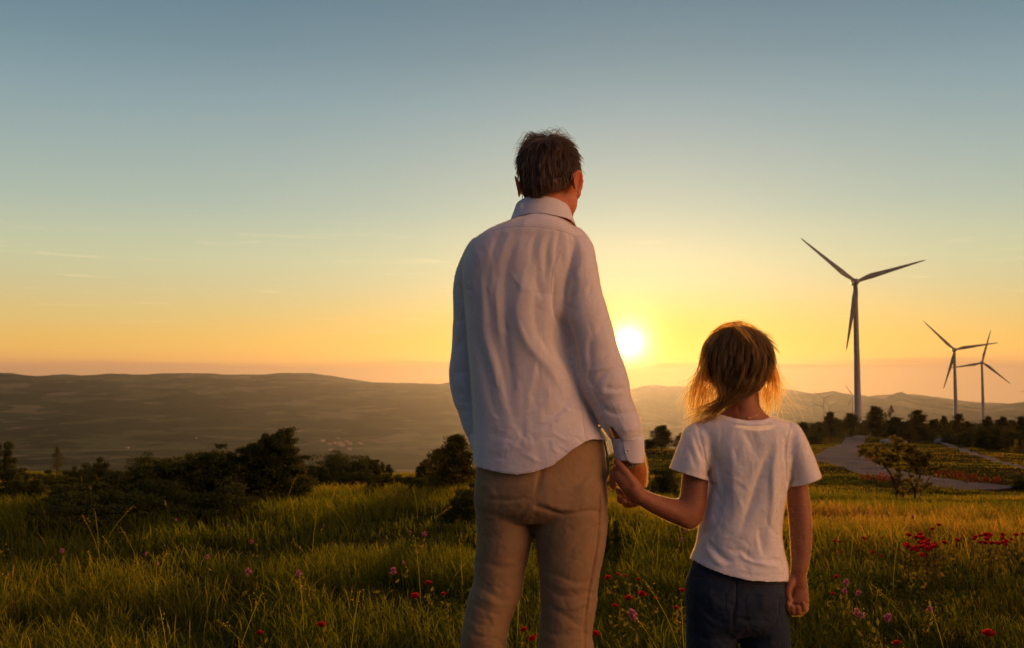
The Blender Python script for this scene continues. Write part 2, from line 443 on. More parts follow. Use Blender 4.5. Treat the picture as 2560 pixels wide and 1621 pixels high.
def turbine_parts(root):
    V, Fc = lathe([(-TW, 2.15), (-TW + .3, 2.15), (-TW + .32, 2.05), (-TW * .66, 1.78), (-TW * .33, 1.5), (-2.0, 1.2), (-1.6, 1.28), (-1.2, 1.28)])
    t = mesh_obj("tower", V, Fc, mw); t.parent = root
    # nacelle: rounded box lofted along Y (behind the rotor)
    V = []; Fc = []; sec = [(-2.2, .9), (-1.9, 1.35), (-.5, 1.65), (2.5, 1.8), (5.5, 1.7), (7.2, 1.35), (7.8, .8)]
    for y_, s_ in sec:
        for k in range(20):
            a = 2 * math.pi * k / 20; e = 0.6
            V.append((s_ * math.copysign(abs(math.cos(a)) ** e, math.cos(a)), y_, .15 + s_ * math.copysign(abs(math.sin(a)) ** e, math.sin(a))))
    for i in range(len(sec) - 1):
        for k in range(20): a = i * 20 + k; b_ = i * 20 + (k + 1) % 20; Fc.append((a, a + 20, b_ + 20, b_))
    Fc.append(tuple(range(20))); Fc.append(tuple(range(120, 140))[::-1])
    nc_ = mesh_obj("nacelle", V, Fc, mw); nc_.parent = root
    V, Fc = lathe([(-1.2, 1.5), (-.4, 1.75), (.6, 1.75), (1.3, 1.45), (1.9, .9), (2.15, .25)])
    V = [(x, -2.9 - z, y) for x, y, z in V]
    h = mesh_obj("hub", V, Fc, mw); h.parent = root
    V, Fc = blade_geo()
    ref = []
    for k in range(3):
        me_b = mesh_obj("blade", V, Fc, mw) if k == 0 else None
        if me_b is None:
            me_b = ref[0].copy(); COL.objects.link(me_b)
        me_b.parent = root; me_b.location = (0, -2.9, 0); ref.append(me_b)
    return root
turbs = [  # hub px, hub py, distance, blade angles in the picture (deg clockwise from up), yaw, label
    (2138, 706, 570, [(2009, 597), (2306, 653), (2113, 873)], "tall white wind turbine nearest the viewer, standing by the end of the gravel road"),
    (2385.5, 875, 962, [(2313, 803), (2491, 857), (2358, 970)], "middle sized wind turbine whose blade crosses in front of the next turbine"),
    (2454.5, 907, 1180, [(2474, 832), (2383, 920), (2521, 962)], "slim wind turbine with one blade pointing almost straight up behind the dense bushes"),
    (2033.5, 1010, 3800, [(2030, 984), (2052, 1017), (2014, 1025)], "tiny far wind turbine with one blade straight up, first of the row beside the girl"),
    (2059.5, 996, 3300, [(2035.5, 978), (2088, 985), (2055.6, 1025)], "tiny far wind turbine in a wide Y shape, tallest of the close trio"),
    (2071.7, 1015.6, 4100, [(2060, 1001), (2094.5, 1007.7), (2072, 1040)], "smallest far wind turbine, half behind the Y shaped one"),
    (2132, 989, 2930, [(2113, 962), (2118.5, 1019.5), (2167, 989.6)], "tiny far wind turbine close beside the foot of the tallest tower"),
    (2592, 984, 2600, [(2557, 979), (2610, 950), (2612, 1018)], "far wind turbine past the frame edge, only a blade tip in view"),
]
first = None
for i, (hx, hy, d, tips, lab) in enumerate(turbs):
    p = P(hx, hy, d)
    if first is None:
        root = empty("wind_turbine", p); turbine_parts(root); first = root
    else:
        root = first.copy(); COL.objects.link(root); root.location = p
        for ch_ in list(first.children):
            c_ = ch_.copy(); COL.objects.link(c_); c_.parent = root
    tag(root, lab, "wind turbine", "wind turbines along the ridge")
    # yaw from the lengths of the projected blades: the rotor faces roughly the viewer
    bl = [c_ for c_ in root.children if c_.name.startswith("blade")]
    yaw = math.atan2(p.x, p.y) * -1.0 * 0.5
    root.rotation_euler = (0, 0, yaw)
    for c_, (tx, ty) in zip(bl, tips):
        a = math.atan2(tx - hx, hy - ty)      # clockwise from up
        c_.rotation_euler = (0, a, 0)
    gz = float(height([p.x], [p.y])[0])
    tw = [c_ for c_ in root.children if c_.name.startswith("tower")][0]
    k = (p.z - gz + 1.5) / TW
    tw.scale = (1, 1, k)

# ------------------------------------------------------------------ village houses far in the valley
mhw, n, b = material("house_plaster", (0.30, 0.27, 0.23), 0.9, 0.1)
mhr, n, b = material("house_roof_tile", (0.30, 0.14, 0.09), 0.9, 0.1)
def house_mesh():
    hw, hl, hh, rh = 5, 8, 6, 3
    V = [(-hl, -hw, -3), (hl, -hw, -3), (hl, hw, -3), (-hl, hw, -3), (-hl, -hw, hh), (hl, -hw, hh), (hl, hw, hh), (-hl, hw, hh), (-hl, 0, hh + rh), (hl, 0, hh + rh)]
    Fc = [(0, 1, 5, 4), (1, 2, 6, 9, 5), (2, 3, 7, 6), (3, 0, 4, 8, 7)]
    e = .7
    Vr = [(-hl - e, -hw - e, hh - .2), (hl + e, -hw - e, hh - .2), (hl + e, 0, hh + rh + .25), (-hl - e, 0, hh + rh + .25), (-hl - e, hw + e, hh - .2), (hl + e, hw + e, hh - .2)]
    Vr += [(x, y, z - .3) for x, y, z in Vr]
    Fr = [(0, 1, 2, 3), (3, 2, 5, 4), (6, 9, 8, 7), (9, 10, 11, 8), (0, 6, 7, 1), (4, 5, 11, 10), (0, 3, 9, 6), (3, 4, 10, 9), (1, 7, 8, 2), (2, 8, 11, 5)]
    return (V, Fc), (Vr, Fr)
(hv, hf), (rv, rf) = house_mesh()
hw_me = None
rr = random.Random(5)
for i in range(20):
    px = rr.gauss(850, 36) if i < 15 else rr.uniform(150, 1080)
    py = 1112 + rr.gauss(0, 6) if i < 15 else rr.uniform(1060, 1125)
    g = ground_at(px, py)
    root = empty("village_house", g); root.rotation_euler = (0, 0, rr.uniform(-.5, .5)); s_ = rr.uniform(.5, .85); root.scale = (s_, s_, s_)
    if i == 0:
        wall0 = mesh_obj("wall", hv, hf, mhw, root, smooth=False); roof0 = mesh_obj("roof", rv, rf, mhr, root, smooth=False)
    else:
        for q in (wall0, roof0):
            c_ = q.copy(); COL.objects.link(c_); c_.parent = root
    tag(root, "tiny pale house of the village on the hazy valley floor" if i < 15 else "tiny pale farmhouse alone on the hazy far slope", "house",
        "houses of the valley village" if i < 15 else "scattered farmhouses on the far slope")

# ------------------------------------------------------------------ haze
mz = bpy.data.materials.new("haze_air"); mz.use_nodes = True
n = N(mz.node_tree)
for q in list(n.n): n.n.remove(q)
o_ = n.add('ShaderNodeOutputMaterial'); pv = n.add('ShaderNodeVolumePrincipled')
pv.inputs['Color'].default_value = (0.29, 0.272, 0.31, 1); pv.inputs['Density'].default_value = 4.2e-5; pv.inputs['Anisotropy'].default_value = 0.76
n.link(pv.outputs[0], o_.inputs['Volume'])
B = [(-9700, -9700, -330), (9700, -9700, -330), (9700, 9700, -330), (-9700, 9700, -330), (-9700, -9700, 125), (9700, -9700, 125), (9700, 9700, 125), (-9700, 9700, 125)]
hb = mesh_obj("haze", B, [(0, 3, 2, 1), (4, 5, 6, 7), (0, 1, 5, 4), (1, 2, 6, 5), (2, 3, 7, 6), (3, 0, 4, 7)], mz, smooth=False)
tag(hb, kind='stuff')
# ------------------------------------------------------------------ modelling tools
def crom(arr, per):
    """catmull-rom through rows of arr, per samples per span"""
    A = np.array(arr, float); n = len(A); out = []
    for i in range(n - 1):
        p0 = A[max(i - 1, 0)]; p1 = A[i]; p2 = A[i + 1]; p3 = A[min(i + 2, n - 1)]
        for t in np.linspace(0, 1, per, endpoint=False):
            out.append(0.5 * (2 * p1 + (p2 - p0) * t + (2 * p0 - 5 * p1 + 4 * p2 - p3) * t * t + (3 * p1 - p0 - 3 * p2 + p3) * t ** 3))
    out.append(A[-1]); return np.array(out)

def grid_faces(n, seg, closed=True):
    i = np.arange(n - 1)[:, None] * seg; k = np.arange(seg if closed else seg - 1)[None]
    a = (i + k).ravel(); b_ = (i + (k + 1) % seg).ravel()
    return np.stack([a, b_, b_ + seg, a + seg], -1)

def ringloft(rings, seg=48, per=6, cap=True):
    """rings: (ax, ay, bx, by, Y centre, depth half, exponent[, lean]) A and B are the two silhouette points in photograph pixels;
    returns V, faces(list)"""
    R = [tuple(r) + (2.0,) * (7 - len(r)) for r in rings]
    R = crom([r[:7] for r in R], per)
    V = []
    th = np.linspace(0, 2 * math.pi, seg, endpoint=False)
    for (ax, ay, bx, by, Yc, dh, ex) in R:
        A = np.array(P(ax, ay, Yc)); B_ = np.array(P(bx, by, Yc)); C_ = (A + B_) / 2; h = (B_ - A) / 2
        c_ = np.sign(np.cos(th)) * np.abs(np.cos(th)) ** (2 / ex); s_ = np.sign(np.sin(th)) * np.abs(np.sin(th)) ** (2 / ex)
        V.append(C_[None] + c_[:, None] * h[None] + s_[:, None] * np.array([[0, dh, 0]]))
    n = len(R); V = np.concatenate(V); Fq = [tuple(f) for f in grid_faces(n, seg)]
    if cap:
        for base_, sign in ((0, 1), ((n - 1) * seg, -1)):
            c_ = V[base_:base_ + seg].mean(0); V = np.vstack([V, c_]); ci = len(V) - 1
            for k in range(seg):
                a, b_ = base_ + k, base_ + (k + 1) % seg
                Fq.append((b_, a, ci) if sign > 0 else (a, b_, ci))
    return V, Fq

def ball(c_, r, rot=None, seg=24):
    """ellipsoid, c_ centre, r three radii, rot 3x3"""
    V = []; Fq = []; rings_ = seg // 2
    for i in range(rings_ + 1):
        p = math.pi * i / rings_
        for k in range(seg):
            t = 2 * math.pi * k / seg
            V.append((r[0] * math.sin(p) * math.cos(t), r[1] * math.sin(p) * math.sin(t), r[2] * math.cos(p)))
    V = np.array(V)
    if rot is not None: V = V @ np.array(rot).T
    return V + np.array(c_), [tuple(f[::-1]) for f in grid_faces(rings_ + 1, seg)]

def limb(pts, seg=20, per=6, flat=1.0, flat_axis=None):
    """round-ended tube through world points (x, y, z, r)"""
    A = crom(pts, per); C_ = A[:, :3]; r = A[:, 3]
    T = np.gradient(C_, axis=0); T /= np.linalg.norm(T, axis=1)[:, None] + 1e-9
    # round ends
    def endc(c0, t0, r0, sgn):
        return [(c0 + sgn * t0 * r0 * math.sin(q), r0 * math.cos(q)) for q in (0.5, 0.95, 1.3, 1.5)]
    e0 = endc(C_[0], T[0], r[0], -1)[::-1]; e1 = endc(C_[-1], T[-1], r[-1], 1)
    C_ = np.vstack([[q[0] for q in e0], C_, [q[0] for q in e1]]); r = np.concatenate([[q[1] for q in e0], r, [q[1] for q in e1]])
    T = np.vstack([np.repeat(T[:1], 4, 0), T, np.repeat(T[-1:], 4, 0)])
    up = np.array(flat_axis if flat_axis is not None else (0.3, 1, 0.2), float)
    V = []; th = np.linspace(0, 2 * math.pi, seg, endpoint=False)
    for c_, t_, rr_ in zip(C_, T, r):
        u = up - t_ * up.dot(t_); u /= np.linalg.norm(u) + 1e-9; v = np.cross(t_, u)
        V.append(c_ + rr_ * (np.cos(th)[:, None] * u * flat + np.sin(th)[:, None] * v))
    n = len(C_); V = np.concatenate(V); Fq = [tuple(f) for f in grid_faces(n, seg)]
    Fq.append(tuple(range(seg))[::-1]); Fq.append(tuple(range((n - 1) * seg, n * seg)))
    return V, Fq
def plimb(pts, **k):
    """limb through photograph points (px, py, Y, r in pixels)"""
    return limb([(*P(x, y, d), r * d / F) for x, y, d, r in pts], **k)

def fuse(pieces, voxel, smooth=4, factor=0.5):
    V = []; Fq = []; o_ = 0
    for v, f in pieces:
        V.append(np.asarray(v)); Fq += [tuple(int(q) + o_ for q in g) for g in f]; o_ += len(v)
    me = bpy.data.meshes.new("tmp"); me.from_pydata(np.vstack(V).tolist(), [], Fq)
    bm_ = bmesh.new(); bm_.from_mesh(me); bmesh.ops.recalc_face_normals(bm_, faces=bm_.faces); bm_.to_mesh(me); bm_.free()
    ob = bpy.data.objects.new("tmp", me); COL.objects.link(ob)
    m = ob.modifiers.new("r", 'REMESH'); m.mode = 'VOXEL'; m.voxel_size = voxel; m.adaptivity = 0
    s = ob.modifiers.new("s", 'SMOOTH'); s.factor = factor; s.iterations = smooth
    dg = bpy.context.evaluated_depsgraph_get(); dg.update()
    me2 = bpy.data.meshes.new_from_object(ob.evaluated_get(dg))
    bpy.data.objects.remove(ob); bpy.data.meshes.remove(me)
    V = np.zeros(len(me2.vertices) * 3, np.float32); me2.vertices.foreach_get('co', V); V = V.reshape(-1, 3).astype(float)
    nl = len(me2.loops); L = np.zeros(nl, np.int32); me2.loops.foreach_get('vertex_index', L)
    Fq = L.reshape(-1, 4)
    bpy.data.meshes.remove(me2)
    return V, Fq

def normals(V, Fq):
    a = V[Fq[:, 2]] - V[Fq[:, 0]]; b_ = V[Fq[:, 3 if Fq.shape[1] == 4 else 1]] - V[Fq[:, 1 if Fq.shape[1] == 4 else 0]]
    fn = np.cross(a, b_) if Fq.shape[1] == 4 else np.cross(V[Fq[:, 1]] - V[Fq[:, 0]], a)
    n = np.zeros_like(V)
    for k in range(Fq.shape[1]): np.add.at(n, Fq[:, k], fn)
    return n / (np.linalg.norm(n, axis=1)[:, None] + 1e-12)

def pix(V):
    """photograph pixel of world points"""
    c_, s_ = math.cos(PITCH), math.sin(PITCH)
    y = V[:, 1]; z = V[:, 2] - EYE
    d = y * c_ + z * s_; v = -y * s_ + z * c_
    return CX + F * V[:, 0] / d, CY - F * v / d

def dist_poly(px, py, pts):
    pts = np.array(pts, float); best = np.full(len(px), 1e9); tt = np.zeros(len(px))
    seglen = np.hypot(*np.diff(pts, axis=0).T); tot = seglen.sum(); acc = 0
    side = np.zeros(len(px))
    for i in range(len(pts) - 1):
        a, b_ = pts[i], pts[i + 1]; d = b_ - a; L2 = max((d ** 2).sum(), 1e-9)
        t = np.clip(((px - a[0]) * d[0] + (py - a[1]) * d[1]) / L2, 0, 1)
        qx = a[0] + t * d[0]; qy = a[1] + t * d[1]; dd = np.hypot(px - qx, py - qy)
        m = dd < best; best = np.where(m, dd, best); tt = np.where(m, (acc + t * seglen[i]) / tot, tt); acc += seglen[i]
        side = np.where(m, np.sign(d[0] * (py - a[1]) - d[1] * (px - a[0])), side)
    return best, tt, side

def fold(V, n, folds, yc=99):
    """push the camera side of a cloth surface along its normal: folds = (points, width px, height m[, asym])"""
    px, py = pix(V); off = np.zeros(len(V)); face = np.clip(-n[:, 1] * 2.0 + 0.2, 0, 1) * (V[:, 1] < yc)
    wq = np.stack([px / 95, py / 120, px * 0], -1)
    wx = px + (fbm(wq, 2, 61) - .5) * 26; wy = py + (fbm(wq, 2, 62) - .5) * 26
    for f in folds:
        pts, wd, h = f[:3]; asym = f[3] if len(f) > 3 else 0
        d, t, s = dist_poly(wx if wd > 3 else px, wy if wd > 3 else py, crom(pts, 8) if len(pts) > 2 else pts)
        env = np.sin(np.pi * np.clip(t, 0, 1)) ** 0.8 if wd > 3.5 else 1.0
        end = np.where((t <= 0) | (t >= 1), 0.0, 1.0) if wd > 5 else np.where((t <= 0) | (t >= 1), np.exp(-(d / wd) ** 2), 1)
        asym_ = asym if asym else (0.42 if (pts[0][0] * 7 + pts[0][1]) % 2 > 1 else -0.42) * (wd > 3.5)
        wl = wd * (1 + asym_ * np.clip(s * d / wd * 2, -1, 1)) * ((0.5 + 0.5 * np.sin(np.pi * np.clip(t, 0, 1))) if wd > 3.5 else 1)
        off += h * np.exp(-(np.maximum(d, .4) / wl) ** (1.35 if wd > 3.5 else 2)) * env * (end if wd > 5 else 1)
    return V + n * (off * face)[:, None]

def relax(V, Fq, it=2, f=.5, mask=None):
    E = np.concatenate([Fq[:, [0, 1]], Fq[:, [1, 2]], Fq[:, [2, 3]], Fq[:, [3, 0]]]); E = np.concatenate([E, E[:, ::-1]])
    cnt = np.bincount(E[:, 0], minlength=len(V)).astype(float)[:, None]
    for _ in range(it):
        S = np.stack([np.bincount(E[:, 0], weights=V[E[:, 1], k], minlength=len(V)) for k in range(3)], -1) / np.maximum(cnt, 1)
        V = V + (S - V) * f * (1 if mask is None else mask[:, None])
    return V
def creases(n_, box, ang, seed, wd=(2.6, 4.0), amp=(.0008, .0018), ln=(18, 60)):
    """short random creases inside a picture box, turned round the angle ang (degrees)"""
    r_ = np.random.default_rng(seed); out = []
    for i in range(n_):
        x, y = r_.uniform(box[0], box[2]), r_.uniform(box[1], box[3]); a = math.radians(ang + r_.normal(0, 28)); l_ = r_.uniform(*ln) / 2; b_ = r_.normal(0, .15) * l_
        dx, dy = math.cos(a) * l_, math.sin(a) * l_
        out.append(([(x - dx, y - dy), (x - dy * b_ / l_, y + dx * b_ / l_), (x + dx, y + dy)], r_.uniform(*wd) + 1.0, -r_.uniform(*amp) if i % 3 else r_.uniform(*amp)))
    return out
def cut(V, Fq, sd, band):
    """drop what has sd > 0; move the first row beyond the cut back on to it. sd(V) -> signed distance in m, direction (0,0,1) style given"""
    s, dirv = sd(V)
    kill = (s[Fq] > 0).all(1)
    Fk = Fq[~kill]
    mv = s > 0
    V2 = V.copy(); V2[mv] = V[mv] - dirv[mv] * s[mv][:, None]
    used = np.unique(Fk); remap = -np.ones(len(V), int); remap[used] = np.arange(len(used))
    return V2[used], remap[Fk]

def hem_cut(xs, ys):
    """cut below a curve in the picture, along z"""
    def sd(V):
        px, py = pix(V); h = np.interp(px, xs, ys)
        s = (py - h) * V[:, 1] / F
        return s, np.tile(np.array([[0, 0, -1.0]]), (len(V), 1))
    return sd
def plane_cut(p, nrm, near=None, rad=None):
    p = np.array(p); nrm = np.array(nrm, float); nrm /= np.linalg.norm(nrm)
    def sd(V):
        s = (V - p) @ nrm
        if near is not None: s = np.where(np.linalg.norm(V - np.array(near), axis=1) < rad, s, -1.0)
        return s, np.tile(nrm, (len(V), 1))
    return sd
def wrinkle(V, n, amp, sc, seed=1, mask=None, stretch=(1, 1, 1)):
    q = V * np.array(stretch) / sc
    w_ = 1 - 2 * np.abs(fbm(q + 3 * (fbm(q * .7, 2, seed + 7) - .5)[:, None], 3, seed) - .5) * 2
    w_ = w_ - w_.mean()
    return V + n * (amp * w_ * (1 if mask is None else mask))[:, None]

def body_obj(name, V, Fq, mat, base, parent=None, solid=0.0, attrs=None):
    o = np_mesh(name, V - np.array(base)[None], Fq, mat, parent=parent, attrs=attrs)
    if parent is None: o.location = base
    if solid:
        m = o.modifiers.new("cloth thickness", 'SOLIDIFY'); m.thickness = solid; m.offset = -1.0; m.use_rim = True
    return o

# ------------------------------------------------------------------ materials for people
def cloth(name, col, trans=0.12, weave=900.0, sheen=0.5, col2=None, bump=0.25, rough=0.85, sss=0.0):
    m, n, b = material(name, col, rough, 0.15)
    if sss:
        b.inputs['Subsurface Weight'].default_value = sss; b.inputs['Subsurface Radius'].default_value = (1.0, .62, .35); b.inputs['Subsurface Scale'].default_value = 0.012
    tc_ = n.add('ShaderNodeTexCoord').outputs['Object']
    n1 = n.noise(tc_, 60, 4, 0.7)
    base_ = n.mix(n.mapr(n1, 0.3, 0.7), tuple(c * 0.93 for c in col), tuple(min(1, c * 1.05) for c in col))
    if col2: base_ = n.mix(n.mapr(n.noise(tc_, 9, 3, 0.6), 0.35, 0.7), base_, col2)
    n.link(base_, b.inputs['Base Color'])
    b.inputs['Sheen Weight'].default_value = sheen; b.inputs['Sheen Roughness'].default_value = 0.4
    n2 = n.noise(tc_, weave, 2, 0.6); n3 = n.noise(tc_, 28, 4, 0.6)
    bp_ = n.add('ShaderNodeBump'); bp_.inputs['Strength'].default_value = bump; bp_.inputs['Distance'].default_value = 0.004
    n.link(n.math('ADD', n.math('MULTIPLY', n2, 0.25), n3), bp_.inputs['Height']); n.link(bp_.outputs[0], b.inputs['Normal'])
    if trans:
        tr = n.add('ShaderNodeBsdfTranslucent'); tr.inputs[0].default_value = (*col, 1)
        mx = n.add('ShaderNodeMixShader'); mx.inputs[0].default_value = trans
        n.link(b.outputs[0], mx.inputs[1]); n.link(tr.outputs[0], mx.inputs[2]); n.link(mx.outputs[0], out_of(n).inputs[0])
    return m
M_shirt = cloth("pale_blue_cotton", (0.68, 0.645, 0.69), 0.10, sheen=.6, sss=.35)
M_tee = cloth("white_jersey", (0.78, 0.77, 0.80), 0.10, sheen=.6, sss=.35)
M_khaki = cloth("khaki_twill", (0.25, 0.165, 0.085), 0.0, 700, 0.1, (0.21, 0.14, 0.08), 0.35)
M_jean = cloth("dark_denim", (0.011, 0.018, 0.033), 0.0, 600, 0.05, (0.020, 0.031, 0.050), 0.5)
def skin(name, col):
    m, n, b = material(name, col, 0.55, 0.35)
    tc_ = n.add('ShaderNodeTexCoord').outputs['Object']
    n.link(n.mix(n.mapr(n.noise(tc_, 35, 4, 0.6), 0.35, 0.7), col, (col[0] * 0.9, col[1] * 0.72, col[2] * 0.68)), b.inputs['Base Color'])
    b.inputs['Subsurface Weight'].default_value = 0.35; b.inputs['Subsurface Radius'].default_value = (1.0, 0.30, 0.12); b.inputs['Subsurface Scale'].default_value = 0.022
    bp_ = n.add('ShaderNodeBump'); bp_.inputs['Strength'].default_value = 0.15; bp_.inputs['Distance'].default_value = 0.001
    n.link(n.noise(tc_, 500, 3, 0.6), bp_.inputs['Height']); n.link(bp_.outputs[0], b.inputs['Normal'])
    return m
M_skin = skin("tanned_skin", (0.46, 0.175, 0.078))
M_skin2 = skin("child_skin", (0.25, 0.105, 0.052))
def hairmat(name, c0, c1, trans):
    m, n, b = material(name, c0, 0.45, 0.4)
    a = n.add('ShaderNodeAttribute'); a.attribute_name = 'v'
    col = n.mix(a.outputs['Fac'], c0, c1); n.link(col, b.inputs['Base Color'])
    tr = n.add('ShaderNodeBsdfTranslucent'); n.link(n.mix(0.65 if trans < .7 else 0.88, col, (0.98, 0.66, 0.20)), tr.inputs[0])
    mx = n.add('ShaderNodeMixShader'); mx.inputs[0].default_value = trans
    n.link(b.outputs[0], mx.inputs[1]); n.link(tr.outputs[0], mx.inputs[2]); n.link(mx.outputs[0], out_of(n).inputs[0])
    return m
M_hair = hairmat("brown_hair", (0.028, 0.016, 0.012), (0.15, 0.095, 0.065), 0.15)
M_hair2 = hairmat("fair_brown_hair", (0.075, 0.042, 0.014), (0.24, 0.145, 0.05), 0.42)
M_wisp = hairmat("backlit_loose_hair", (0.16, 0.09, 0.028), (0.46, 0.29, 0.09), 0.9)
M_fuzz = hairmat("cloth_fibres", (0.55, 0.50, 0.48), (0.75, 0.70, 0.68), 0.75)
M_fuzz2 = hairmat("trouser_fibres", (0.22, 0.15, 0.09), (0.32, 0.23, 0.14), 0.75)
M_down = hairmat("body_hair", (0.25, 0.14, 0.06), (0.5, 0.32, 0.16), 0.75)
M_shoe, _, _ = material("shoe_leather", (0.06, 0.035, 0.02), 0.5, 0.4)
M_shoe2, _, _ = material("white_shoe", (0.6, 0.6, 0.6), 0.6, 0.3)
M_button, _, _ = material("shell_button", (0.62, 0.55, 0.46), 0.25, 0.6)
M_bead, _, _ = material("bead_string", (0.10, 0.22, 0.18), 0.4, 0.5)
M_gold, n_, b_ = material("gold_chain", (0.55, 0.33, 0.12), 0.35, 0.5); b_.inputs['Metallic'].default_value = 0.8
M_eye, _, _ = material("eye_white", (0.6, 0.55, 0.5), 0.2, 0.5)
M_stitch, _, _ = material("stitching", (0.10, 0.065, 0.035), 0.8, 0.1)

def strands(name, lines, r0, mat, base, parent, val=None, taper=0.35):
    """lines (n, k, 3) -> flat tapering ribbons, each turned its own way"""
    L = np.asarray(lines, float); n_, k, _ = L.shape
    T = np.gradient(L, axis=1); T /= np.linalg.norm(T, axis=2)[..., None] + 1e-9
    ref = rng.normal(0, 1, (n_, 1, 3)); ref[..., 1] *= .45
    U = ref - T * (T * ref).sum(2)[..., None]; U /= np.linalg.norm(U, axis=2)[..., None] + 1e-9
    rad = np.asarray(r0) if np.ndim(r0) else np.full(n_, r0)
    rad = rad[:, None] * np.interp(np.linspace(0, 1, k), [0, .6, 1], [1, .85, taper])[None]
    V = np.stack([L - rad[..., None] * U, L + rad[..., None] * U], 2).reshape(-1, 3)
    a = ((np.arange(n_)[:, None] * k + np.arange(k - 1)[None]) * 2).ravel()
    Fq = np.stack([a, a + 1, a + 3, a + 2], -1)
    v = rng.random(n_) if val is None else val
    return body_obj(name, V, Fq, mat, base, parent, attrs={'v': np.repeat(v, k * 2)})

def fuzz(name, obj, base, count, length, width, mat, keep=None):
    """short stray fibres standing on a surface"""
    me = obj.data; V = np.zeros(len(me.vertices) * 3, np.float32); me.vertices.foreach_get('co', V); V = V.reshape(-1, 3).astype(float)
    Nn = np.zeros(len(me.vertices) * 3, np.float32); me.vertices.foreach_get('normal', Nn); Nn = Nn.reshape(-1, 3).astype(float)
    W_ = V + np.array(base); ok = np.arange(len(V)) if keep is None else np.where(keep(W_))[0]
    i = rng.choice(ok, count); p = W_[i] + rng.normal(0, .0012, (count, 3)) * (1 - np.abs(Nn[i])); d = Nn[i] + rng.normal(0, .55, (count, 3)); d /= np.linalg.norm(d, axis=1)[:, None]
    l_ = (length * rng.uniform(.4, 1.2, count))[:, None]; bend = rng.normal(0, .3, (count, 3)) + np.array([0, 0, -.3])
    L = np.stack([p - Nn[i] * .0003, p + d * l_ * .5, p + d * l_ + bend * l_ * .5], 1)
    return strands(name, L, width, mat, base, obj)

from mathutils.bvhtree import BVHTree
EYE_P = Vector((0, 0, EYE))
def bvh_of(V, Fq): return BVHTree.FromPolygons([tuple(v) for v in V], [tuple(int(i) for i in f) for f in Fq])
def onto(x, y, lift, bvh):
    d_ = (P(x, y, 1.0) - EYE_P).normalized(); h = bvh.ray_cast(EYE_P, d_)
    if h[0] is None: return None
    return h[0] - d_ * lift
def seam(name, bvh, pts, r, mat, base, parent, dash=None, lift=None):
    """a thin raised line sewn on the camera side of a garment; dash = (on, off) in pixels"""
    C_ = crom(pts, 12); s_ = np.concatenate([[0], np.cumsum(np.hypot(*np.diff(C_, axis=0).T))])
    runs = [(0, s_[-1])] if dash is None else [(a, min(a + dash[0], s_[-1])) for a in np.arange(0, s_[-1] - 1, sum(dash))]
    parts_ = []
    for a, b_ in runs:
        q = [onto(np.interp(t, s_, C_[:, 0]), np.interp(t, s_, C_[:, 1]), r * .4 if lift is None else lift, bvh) for t in np.linspace(a, b_, max(3, int((b_ - a) / 3)))]
        q = [p_ for p_ in q if p_ is not None]
        if len(q) < 3: continue
        if max((q[i + 1] - q[i]).length for i in range(len(q) - 1)) > .03: continue
        parts_.append(limb([(*p_, r) for p_ in q], seg=6, per=1, flat=.6, flat_axis=(0, 1, 0)))
    V = []; Fs = []; o_ = 0
    for v, f in parts_: V.append(v); Fs += [tuple(i + o_ for i in g) for g in f]; o_ += len(v)
    if V: mesh_obj(name, np.vstack(V) - np.array(base), Fs, mat, parent)
def rotz(a): return np.array([[math.cos(a), -math.sin(a), 0], [math.sin(a), math.cos(a), 0], [0, 0, 1.0]])
def rot_xyz(ax, ay, az_):
    return np.array(Matrix.Rotation(az_, 3, 'Z') @ Matrix.Rotation(ay, 3, 'Y') @ Matrix.Rotation(ax, 3, 'X'))

def head_pieces(C_, yaw, k, child=False, tilt=0.0):
    """skull, face, ears in head space (face towards +Y) -> world; k = scale"""
    R = rotz(-yaw) @ rot_xyz(0, tilt, 0)
    out = []
    def e(c_, r, rot=None, seg=24):
        v, f = ball(c_, r, rot, seg); out.append((v * k @ R.T + np.array(C_), f))
    e((0, -.012, .015), (.0735, .088, .085)); e((0, .03, -.01), (.066, .062, .085)); e((0, .028, -.062), (.058, .058, .056))
    e((0, .058, -.088), (.034, .034, .026)); e((0, .072, -.100), (.020, .018, .016))
    e((.036, .048, -.035), (.026, .030, .026)); e((-.036, .048, -.035), (.026, .030, .026))      # cheeks
    e((0, .080, .018), (.050, .018, .010)); e((0, .093, -.022), (.0095, .016, .026), rot_xyz(-.25, 0, 0)); e((0, .103, -.042), (.014, .012, .010))
    e((0, .088, -.068), (.024, .010, .007)); e((0, .087, -.077), (.020, .010, .007))             # lips
    for s in (-1, 1):
        q = rot_xyz(0.15, 0, s * -0.50)
        v, f = ball((0, 0, 0), (.0045, .0150, .031), None, 28)
        rad = np.hypot(v[:, 1] / .0150, v[:, 2] / .031); v[:, 0] += .007 * rad ** 2 * s - .002 * s; v[:, 0] += s * .20 * v[:, 2]; v[:, 1] *= 1.1 - .12 * (v[:, 2] < 0) * (-v[:, 2] / .031)
        v = v @ q.T + np.array((s * (.0870 if s > 0 or child else .0915), -.014, -.024 if s > 0 or child else -.018)); out.append((v * k @ R.T + np.array(C_), f))
        e((s * .076, -.003, -.025), (.010, .009, .018))
    return out, R

